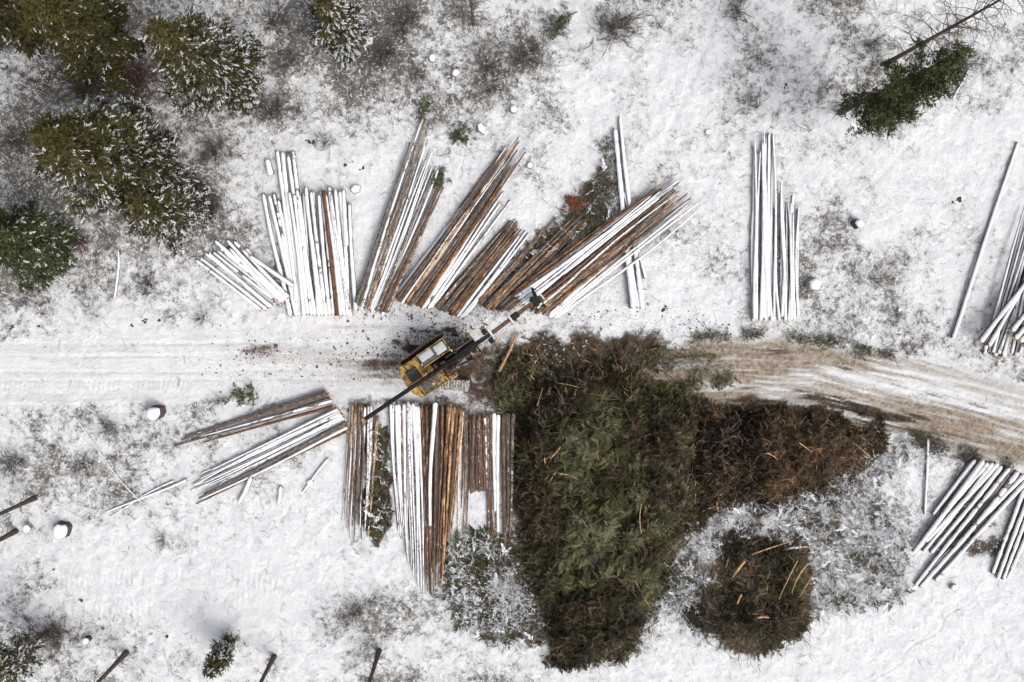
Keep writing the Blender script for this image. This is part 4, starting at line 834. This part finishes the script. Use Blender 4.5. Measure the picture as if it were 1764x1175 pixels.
# dark clods and debris crumbs
def crumb(seed):
    r = random.Random(seed); V = []
    for a in range(5): V.append((math.cos(a*1.257)*r.uniform(.6, 1.2), math.sin(a*1.257)*r.uniform(.5, 1.1), 0))
    for a in range(5): V.append((V[a][0]*.55, V[a][1]*.55, r.uniform(.4, .8)))
    V = np.array(V); Fc = [(a, (a+1) % 5, 5+(a+1) % 5, 5+a) for a in range(5)]+[(5, 6, 7, 8), (5, 8, 9, 9)]
    return V, np.array(Fc[:6])
CR = [crumb(s) for s in range(5)]
def crumbs(name, e, n, sc, mat, label):
    P = []
    for (cx, cy, rx, ry) in e: P.append(np.stack([cx+rng.normal(0, rx, n), cy+rng.normal(0, ry, n)], -1))
    xy = np.concatenate(P); x, y = Garr(xy[:, 0], xy[:, 1], 0.); k = len(x)
    o = strew(name, CR, np.stack([x, y, zat(x, y)], -1), rng.uniform(0, 6.28, k), np.zeros(k), np.zeros(k), rng.exponential(1, k)*(sc[1]-sc[0])+sc[0], M[mat]); tag(o, label, 'debris', 'bark debris', 'stuff')
crumbs('bark_crumbs', [(448, 606, 26, 10), (650, 625, 45, 28), (600, 610, 80, 26), (500, 640, 120, 22), (690, 600, 30, 20)], 420, (.012, .035), 'rust', 'bark crumbs on the snowy road left of the machine')
crumbs('bark_litter', [(830, 640, 24, 30), (830, 690, 40, 14), (780, 570, 50, 8), (840, 560, 60, 14)], 520, (.01, .028), 'rust', 'bark litter around the tracks of the machine')
crumbs('bark_crumbs', [(960, 545, 90, 14), (700, 545, 60, 6), (1100, 545, 90, 12), (1240, 562, 60, 10)], 260, (.012, .035), 'twig', 'dark crumbs along the feet of the fan piles')
crumbs('dirt_crumbs', [(300, 600, 260, 30), (1300, 640, 120, 30), (1600, 690, 120, 30)], 500, (.008, .022), 'twig', 'fine dark crumbs sprinkled over both roads')
# loose single twigs on snow, uncountable
NTW = 4200; xs = rng.uniform(-43, 46, NTW); ys = rng.uniform(-36, 27, NTW)
o = strew('fallen_twigs', TWIG, np.stack([xs, ys, zat(xs, ys)+.03], -1), rng.uniform(0, 6.28, NTW), rng.normal(0, .05, NTW), rng.normal(0, .3, NTW), rng.uniform(.2, .9, NTW)**1.6, M['twig']); tag(o, 'small fallen twigs strewn over the snow', 'twigs', 'growth poking through the snow', 'stuff')
# ---------------------------------------------------------------- stumps, boulders, clods
def rock(px, py, R, hgt, label, shape=10, name='boulder', cat='boulder', flat=.75, elong=1., rot=0., mat='boulder', group='boulders and blocks'):
    R *= .84; p = G(px, py, 0); root = empty(name, (p.x, p.y, -.05), rot); tag(root, label, cat, group); r = random.Random(px*5+py)
    k = shape; rad = [R*r.uniform(.82, 1.15) for _ in range(k)]; V = []; rings = [(1.08, 0), (1.0, .45), (.97, .85), (.9, 1.)]; hgt = hgt*1.05
    for (s, z) in rings:
        for j in range(k): a = 2*math.pi*j/k; V.append((math.cos(a)*rad[j]*s*elong, math.sin(a)*rad[j]*s, z*hgt*r.uniform(.95, 1.04)))
    Fc = [(i*k+j, i*k+(j+1) % k, (i+1)*k+(j+1) % k, (i+1)*k+j) for i in range(3) for j in range(k)]+[tuple(range(3*k, 4*k))]
    mesh_obj('body', np.array(V), Fc, M[mat], root)
    V = []; rings = [(.90, .93), (.97, 1.0), (.86, 1.12), (.55, 1.18)]
    for (s, z) in rings:
        for j in range(k): a = 2*math.pi*j/k; V.append((math.cos(a)*rad[j]*s*.97*elong*r.uniform(.93, 1.04), math.sin(a)*rad[j]*s*.97*r.uniform(.93, 1.04), z*hgt*r.uniform(.97, 1.03)))
    V.append((0, 0, 1.23*hgt)); Fc = [(i*k+j, i*k+(j+1) % k, (i+1)*k+(j+1) % k, (i+1)*k+j) for i in range(3) for j in range(k)]+[(3*k+j, 3*k+(j+1) % k, 4*k) for j in range(k)]
    mesh_obj('snow_cap', np.array(V), Fc, M['snow'], root, smooth=True)
    return root
rock(272, 710, .75, .9, 'large snow-topped stump with a brown right side, lower left', 9, 'tree_stump', 'stump', mat='trunk', group='snow-topped stumps'); rock(110, 912, .78, .6, 'round snow-topped stump right of the left edge trunks', 14, 'tree_stump', 'stump', mat='trunk', group='snow-topped stumps')
rock(50, 908, .42, .4, 'small snow lump left of the round stump', 8); rock(884, 190, .36, .5, 'small round snow-topped rock above the second fan pile', 8); rock(829, 222, .42, .45, 'oblong snow-topped block left of the small round rock', 5, elong=1.5, rot=-1.1)
rock(1397, 490, .72, .8, 'large white block right of the tall white pile', 5, rot=.2); rock(1474, 386, .42, .7, 'snow-topped stump with a dark left side, right of the tall white pile', 10, 'tree_stump', 'stump', mat='trunk', group='snow-topped stumps')
rock(745, 102, .4, .4, 'snow-dusted rock left of the top shrub', 6); rock(785, 127, .36, .36, 'snow-dusted rock below right of its neighbour near the top', 7); rock(637, 73, .38, .3, 'flat snowy slab right of the snowy young pine', 4, elong=1.7, rot=.9)
rock(613, 327, .4, .35, 'snowy block right of the tips of the wide pile', 5, elong=1.3, rot=.6); rock(152, 1100, .35, .5, 'small snow-topped stump near the bottom left', 9, 'tree_stump', 'stump', mat='trunk', group='snow-topped stumps'); rock(912, 285, .28, .25, 'tiny round snow hump right of the second fan pile tip', 8)
rock(1218, 228, .28, .22, 'tiny round snow hump left of the tall white pile', 9); rock(1548, 533, .2, .2, 'tiny snowy rock left of the long lone log', 7); rock(1640, 1010, .34, .35, 'small snow-capped rock below the slanting pile', 7); rock(535, 830, .3, .25, 'snowy chunk right of the slanting stack', 6)
def clod(px, py, R, label, mat='rust'):
    p = G(px, py, 0); r = random.Random(px+py); V = []; Fc = []
    for q in range(7):
        cx, cy, s = r.gauss(0, R*.5), r.gauss(0, R*.4), R*r.uniform(.25, .5); b = len(V); k = 6
        for z, w_ in ((0, 1), (.5, .9), (.9, .45)):
            for j in range(k): a = j*math.pi/3; V.append((cx+math.cos(a)*s*w_*r.uniform(.7, 1.2), cy+math.sin(a)*s*w_*r.uniform(.7, 1.2), z*s*.8))
        Fc += [(b+i*k+j, b+i*k+(j+1) % k, b+(i+1)*k+(j+1) % k, b+(i+1)*k+j) for i in range(2) for j in range(k)]+[tuple(range(b+2*k, b+3*k))]
    o = mesh_obj('earth_clod', np.array(V), Fc, M[mat]); o.location = (p.x, p.y, 0); tag(o, label, 'clod', 'dark clods on the snow')
M['earth'] = mat_simple('dark_earth', (.07, .05, .04), .9, .5, 6.)
for px, py, R, lb in [(538, 246, .3, 'dark clod above the wide snowy pile'), (604, 282, .35, 'dark clod between the wide pile and first fan pile'), (625, 290, .18, 'small clod right of its larger neighbour'), (1352, 150, .25, 'dark clod above the tall white pile'), (1383, 321, .17, 'small dark clod at the top right of the tall white pile'),
                      (250, 552, .2, 'dark clod above the snowy road, middle of three'), (228, 560, .2, 'dark clod above the snowy road, leftmost of three'), (275, 552, .2, 'dark clod above the snowy road, rightmost of three'), (1650, 342, .3, 'elongated dark clod left of the long lone log'), (1145, 532, .25, 'dark clod left of the tall white pile foot'),
                      (140, 1035, .22, 'dark clod at lower left'), (287, 1096, .18, 'dark clod near the bottom left'), (92, 981, .1, 'tiny dark clod at lower left'), (66, 562, .15, 'small clod at the left end above the snowy road'), (20, 565, .22, 'low clod at the left edge above the snowy road')]:
    clod(px, py, R, lb, 'earth')
# ---------------------------------------------------------------- the machine: stroke delimber on crawler tracks
def machine():
    c0 = G(757, 627, 0.)
    root = empty('tracked_delimber', (c0.x, c0.y, 0)); tag(root, 'yellow tracked log delimber with long black boom working in the fan', 'forestry machine')
    def T(px, py, z): return G(px, py, z)-c0
    # undercarriage
    ur = math.radians(-5)
    for sgn, (px, py) in ((1, (757, 588)), (-1, (757, 661))):
        c = T(px, py, .9); mb = MB(); L, R, W = 1.72, .5, .42
        Mx = Matrix.Translation((c.x, c.y, .55)) @ Matrix.Rotation(ur, 4, 'Z')
        n = 46; per = 4*L+2*math.pi*R
        def pt(s):
            s %= per
            if s < 2*L: return (-L+s, R, 0.)
            s -= 2*L
            if s < math.pi*R: a = s/R; return (L+R*math.sin(a), R*math.cos(a), a)
            s -= math.pi*R
            if s < 2*L: return (L-s, -R, math.pi)
            s -= 2*L; a = s/R; return (-L-R*math.sin(a), -R*math.cos(a), math.pi+a)
        for k in range(n):
            x, z, a = pt(k*per/n); w_ = per/n*.42
            m4 = Mx @ Matrix.Translation((x, 0, z)) @ Matrix.Rotation(a, 4, 'Y')
            mb.box(-w_, w_, -W, W, -.03, .03, .01, m4); mb.box(-.025, .025, -W, W, .03, .085, .01, m4)
        mb.build('track', M['track'], root)
        fr = MB(); fr.box(-L, L, -.22, .22, -.36, .36, .06, Mx)
        for x in (-L, L): fr.tube([Mx @ Vector((x, -.26, 0)), Mx @ Vector((x, .26, 0))], .42, 16)
        for k in range(6): fr.tube([Mx @ Vector((-1.3+k*.52, -.25, -.3)), Mx @ Vector((-1.3+k*.52, .25, -.3))], .15, 10)
        fr.build('track_frame', M['black'], root)
    cb = MB(); cc = T(757, 625, .9); Mx = Matrix.Translation((cc.x, cc.y, 0)) @ Matrix.Rotation(ur, 4, 'Z'); cb.box(-.8, .8, -1.5, 1.5, .45, .95, .08, Mx); cb.tube([Mx @ Vector((0, 0, .95)), Mx @ Vector((0, 0, 1.3))], .75, 24); cb.build('car_body', M['black'], root)
    # upper works, local axes: x forward (up-right), y left
    hd = math.radians(34.5); o = T(670+560/8.39, 560+640/8.39, 2.2)
    U4 = Matrix.Translation((o.x, o.y, 0)) @ Matrix.Rotation(hd, 4, 'Z')
    def bx(name, boxes, mat, bev=.04, parent=root):
        mb = MB()
        for q in boxes: mb.box(*q, bev, U4)
        return mb.build(name, mat, parent)
    deck = MB(); deck.prism([(-1.75, 1.2), (-1.95, .6), (-2.0, 0), (-1.95, -.7), (-1.6, -1.5), (1.5, -1.5), (1.5, -.2), (2.0, -.2), (2.2, .3), (2.2, 1.35), (-1.5, 1.4)], 1.25, 1.5)
    deck.v = [tuple(U4 @ Vector(v)) for v in deck.v]; deck.build('deck', M['black'], root)
    cw = MB(); cw.prism([(-1.35, 1.32), (-1.62, 1.28), (-1.9, .7), (-2.0, 0), (-1.93, -.8), (-1.6, -1.5), (-1.35, -1.5)], 1.5, 2.45); cw.v = [tuple(U4 @ Vector(v)) for v in cw.v]; cw.build('counterweight', M['yellow'], root)
    bx('engine_hood', [(-1.34, -.12, -.35, 1.3, 1.5, 2.35)], M['yellow'], .07)
    bx('hood_recess', [(-1.25, -.2, .85, 1.18, 2.352, 2.37), (-.42, -.2, -.2, .5, 2.352, 2.365), (-1.7, -1.4, -.3, -.1, 2.452, 2.465)], M['yellow_worn'], .005)
    g = bx('engine_grille', [(-1.5, -.62, -.22, .74, 2.35, 2.52)], M['black'], .03)
    bx('slat', [(-1.44+.1*k, -1.40+.1*k, -.16, .68, 2.522, 2.545) for k in range(8)], M['grey'], .004, g)
    bx('side_hood', [(-1.34, .75, -1.48, -.62, 1.5, 2.3)], M['yellow_worn'], .06)
    bx('side_rail', [(-1.5, .85, -1.56, -1.49, 2.2, 2.34), (.76, .86, -1.49, -.45, 2.2, 2.36)], M['yellow'], .02)
    bx('service_hatch', [(-1.1, -.3, -1.3, -.75, 2.302, 2.36), (.0, .3, -1.25, -.7, 2.302, 2.33)], M['grey'], .02)
    bx('exhaust_louvre', [(-1.1+.16*k, -1.02+.16*k, -1.44, -1.34, 2.302, 2.35) for k in range(7)], M['black'], .01)
    bx('hydraulic_valve_bank', [(.9, 1.5, -1.3, -.5, 1.5, 1.95), (.45, .7, -.55, .1, 1.5, 2.2), (1.0, 1.4, -.45, -.1, 1.5, 2.1)], M['rust'], .05)
    bx('fuel_tank', [(.86, 1.6, -1.75, -1.32, 1.3, 1.75)], M['yellow_worn'], .08)
    bx('walkway', [(-1.5, 2.4, 1.36, 1.66, 1.45, 1.52)], M['black'], .01)
    mb = MB()
    for z in (1.95, 2.4): mb.tube([U4 @ Vector((-1.5, 1.64, z)), U4 @ Vector((2.35, 1.64, z))], .022, 6)
    for k in range(6): mb.tube([U4 @ Vector((-1.5+k*.77, 1.64, 1.5)), U4 @ Vector((-1.5+k*.77, 1.64, 2.4))], .022, 6)
    mb.build('handrail', M['yellow_worn'], root)
    cab = bx('cab', [(.02, 2.3, .34, 1.3, 1.5, 3.15)], M['grey'], .08)
    bx('window', [(2.301, 2.312, .45, 1.2, 2.0, 3.0)], M['glass'], .003, cab); bx('window', [(.2, 2.1, 1.301, 1.312, 2.2, 3.0)], M['glass'], .003, cab); bx('window', [(.2, 2.1, .328, .339, 2.2, 3.0)], M['glass'], .003, cab)
    bx('roof_trim', [(.0, 2.34, 1.3, 1.36, 3.1, 3.2), (.0, 2.34, .28, .34, 3.1, 3.2), (2.3, 2.36, .34, 1.3, 3.1, 3.22)], M['yellow'], .01, cab)
    bx('roof_hatch', [(1.28, 2.2, .42, 1.22, 3.152, 3.2)], M['grey'], .02, cab)
    # wind-blown snow on the cab roof: two patches
    for (x0, x1, y0, y1, sd) in ((.06, 1.16, .62, 1.26, 1), (1.32, 2.18, .45, 1.2, 2)):
        r = random.Random(sd); n1, n2 = 12, 9; V = []; Fc = []
        for i in range(n1+1):
            for j in range(n2+1):
                e = min(i, n1-i, j, n2-j); y_lo = y0+(0.22*r.random() if sd == 1 and j == 0 else 0); xx = x0+(x1-x0)*i/n1+(r.uniform(-.02, .02)); yy = y_lo+(y1-y_lo)*j/n2
                V.append(tuple(U4 @ Vector((xx, yy, (3.155 if sd == 1 else 3.205)+(.05*min(e, 2)/2+r.uniform(0, .01)) - (.02 if e == 0 else 0)))))
        for i in range(n1):
            for j in range(n2): a = i*(n2+1)+j; Fc.append((a, a+n2+1, a+n2+2, a+1))
        mesh_obj('roof_snow', np.array(V), Fc, M['dirty_snow'], cab, smooth=True)
    mb = MB(); mb.tube([U4 @ Vector((-.1, .55, 2.35)), U4 @ Vector((-.1, .55, 2.55))], [.09, .06], 10); mb.build('beacon', M['beacon'], root)
    mb = MB(); mb.tube([U4 @ Vector((2.33, .2, 3.15)), U4 @ Vector((2.4, .2, 3.15))], [.08, .09], 10); mb.build('work_light', M['beacon'], root)
    mb = MB(); mb.tube([U4 @ Vector((-.2, -1.1, 2.3)), U4 @ Vector((-.2, -1.1, 2.85))], .06, 10); mb.build('exhaust_pipe', M['pale'], root)
    # boom: one long beam over the machine
    A = T(629, 722, 3.5); B = T(843, 577, 2.6); D = T(925, 516, 1.6)
    def beam(name, p, q, w_, h_, mat, parent=root, taper=1.):
        d = q-p; L = d.length; m4 = Matrix.Translation(p) @ d.to_track_quat('X', 'Z').to_matrix().to_4x4(); mb = MB(); mb.box(0, L, -w_/2, w_/2, -h_/2, h_/2, .03, m4)
        return mb, m4, L
    mb, m4, L = beam('boom', A, B, .31, .4, M['black']); bm_ = mb.build('boom', M['black'], root)
    r1 = MB(); r1.box(.1, L*.62, -.05, .05, .213, .27, .01, m4); r1.build('boom_rail', M['black'], bm_)
    e = MB(); e.box(-.28, -.005, -.2, .2, -.2, .2, .03, m4); e.build('end_plate', M['yellow_worn'], bm_)
    hs = MB()
    for k in range(5):
        y0 = -.12+.06*k; hs.tube([m4 @ Vector((L*.5+t*L*.42, y0+.12*math.sin(t*5+k), .26+.12*math.sin(t*7+k*2))) for t in np.linspace(0, 1, 10)], .022, 5)
    hs.build('hydraulic_hose', M['black'], bm_)
    mb, m5, L2 = beam('stick', B, D, .30, .30, M['rust']); st_ = mb.build('telescopic_boom', M['rust'], root)
    pl = MB(); pl.box(0.05, .2, -.42, .42, -.1, .24, .02, m5); pl.build('guide_plate', M['pale'], st_)
    pl = MB(); pl.box(L2*.42, L2*.42+.14, -.3, .3, -.1, .22, .02, m5); pl.build('guide_plate', M['pale'], st_)
    sl = MB(); sl.box(L2*.42+.15, L2*.42+.8, -.24, .24, -.22, .2, .03, m5); sl.build('slide_block', M['black'], st_)
    gh = MB(); rh = random.Random(4)
    for k in range(16):
        x0, y0, z0 = rh.uniform(.7, 2.4), rh.uniform(-1.1, .1), rh.uniform(1.9, 2.9); x1, y1 = x0+rh.uniform(.5, 1.5), y0+rh.uniform(-.5, .4)
        gh.tube([U4 @ Vector((x0+(x1-x0)*t, y0+(y1-y0)*t, z0+.35*math.sin(math.pi*t)-.3*t)) for t in np.linspace(0, 1, 7)], rh.choice((.025, .035, .045)), 5)
    gh.build('hose_bundle', M['black'], root)
    for q_ in [(1.5, 1.8, -1.2, -1.0, 1.5, 2.6), (2.0, 2.25, -1.05, -.8, 1.6, 2.5), (2.6, 2.9, .0, .25, 2.3, 2.7), (3.0, 3.2, -.9, -.7, 2.1, 2.5)]: bx('mounting_bracket', [q_], M['rust'], .03)
    bx('hood_step', [(-.1, .02, .1, 1.25, 2.0, 2.42), (-.1, .35, -.3, .25, 1.5, 2.25)], M['yellow_worn'], .03)
    # carriage and delimbing knives between machine front and beam
    fb = MB(); m6 = U4
    fb.box(1.6, 2.9, -.75, -.45, 1.3, 2.9, .05, m6); fb.box(1.6, 2.9, -.12, .12, 1.3, 2.9, .05, m6); fb.box(1.4, 3.5, -.5, -.2, 1.5, 2.2, .08, m6); fb.build('boom_cradle', M['black'], root)
    fy = MB(); fy.box(1.9, 3.3, .18, .28, 2.2, 2.5, .03, m6); fy.box(2.5, 3.1, -.95, -.82, 2.0, 2.3, .03, m6); fy.build('cradle_arm', M['yellow_worn'], root)
    cyl = MB()
    for y0, z0, x1 in ((.35, 2.4, 3.9), (-.95, 2.2, 3.6), (.05, 3.0, 4.2)):
        cyl.tube([m6 @ Vector((2.2, y0, z0-.3)), m6 @ Vector(((2.2+x1)/2, y0*.8, z0))], .08, 10); cyl.tube([m6 @ Vector(((2.2+x1)/2, y0*.8, z0)), m6 @ Vector((x1, y0*.6, z0+.1))], .045, 8)
    cyl.build('hydraulic_cylinder', M['grey'], root)
    def claw(base, z0, s, mat, nm, sg, parent):
        mb = MB(); P = [(0, sg*.15, .1), (.1, sg*.5, .05), (.25, sg*.72, -.25), (.32, sg*.62, -.6), (.3, sg*.3, -.8)]
        mb.tube([base @ Vector((x*s, y*s, z*s+z0)) for x, y, z in P], [.13*s, .12*s, .1*s, .08*s, .03*s], 6); mb.build(nm, mat, parent)
    hb_ = MB(); hb_.box(3.3, 4.1, -.75, .1, 1.7, 2.5, .08, m6); hb_.box(3.5, 3.9, -.95, .3, 2.2, 2.6, .06, m6); hb_.tube([m6 @ Vector((3.2, -.8, 2.3)), m6 @ Vector((3.2, .1, 2.3))], .25, 14); hd_ = hb_.build('delimbing_head', M['black'], root)
    bs = m6 @ Matrix.Translation((3.6, -.35, 2.2))
    for sg in (-1, 1): claw(bs, 0, 1.25, M['yellow'] if sg > 0 else M['rust'], 'knife', sg, hd_)
    bs = m6 @ Matrix.Translation((2.8, -.45, 1.8))
    for sg in (-1, 1): claw(bs, 0, 1.1, M['black'], 'grab_arm', sg, hd_)
    bs = m5 @ Matrix.Translation((0.05, 0, 0))
    kn = MB(); kn.box(-.35, .0, .2, .62, -.15, .2, .03, m5); kn.box(-.3, .02, -.62, -.2, -.15, .2, .03, m5); kn.build('knife_housing', M['black'], st_)
    ky = MB(); ky.box(-.3, .05, .63, .85, -.2, .15, .03, m5); ky.box(.05, .3, -.72, -.5, -.1, .15, .03, m5); ky.build('knife', M['yellow'], st_)
    top = MB(); top.box(L2-.5, L2+.15, -.35, .35, -.25, .2, .05, m5); top.tube([m5 @ Vector((L2-.3, -.45, .1)), m5 @ Vector((L2-.3, .45, .1))], .12, 10); tg = top.build('top_grapple', M['black'], root)
    for sg in (-1, 1): claw(m5 @ Matrix.Translation((L2, 0, 0)), -.05, 1.15, M['black'], 'claw_arm', sg, tg)
    pp = MB(); pp.tube([m5 @ Vector((L2+.2, .35, .15)), m5 @ Vector((L2+.42, .1, .2)), m5 @ Vector((L2+.45, -.3, .1))], [.06, .07, .05], 8); pp.box(L2-.1, L2+.1, -.5, -.36, .1, .24, .02, m5); pp.build('wrist_pipe', M['pale'], tg)
machine()
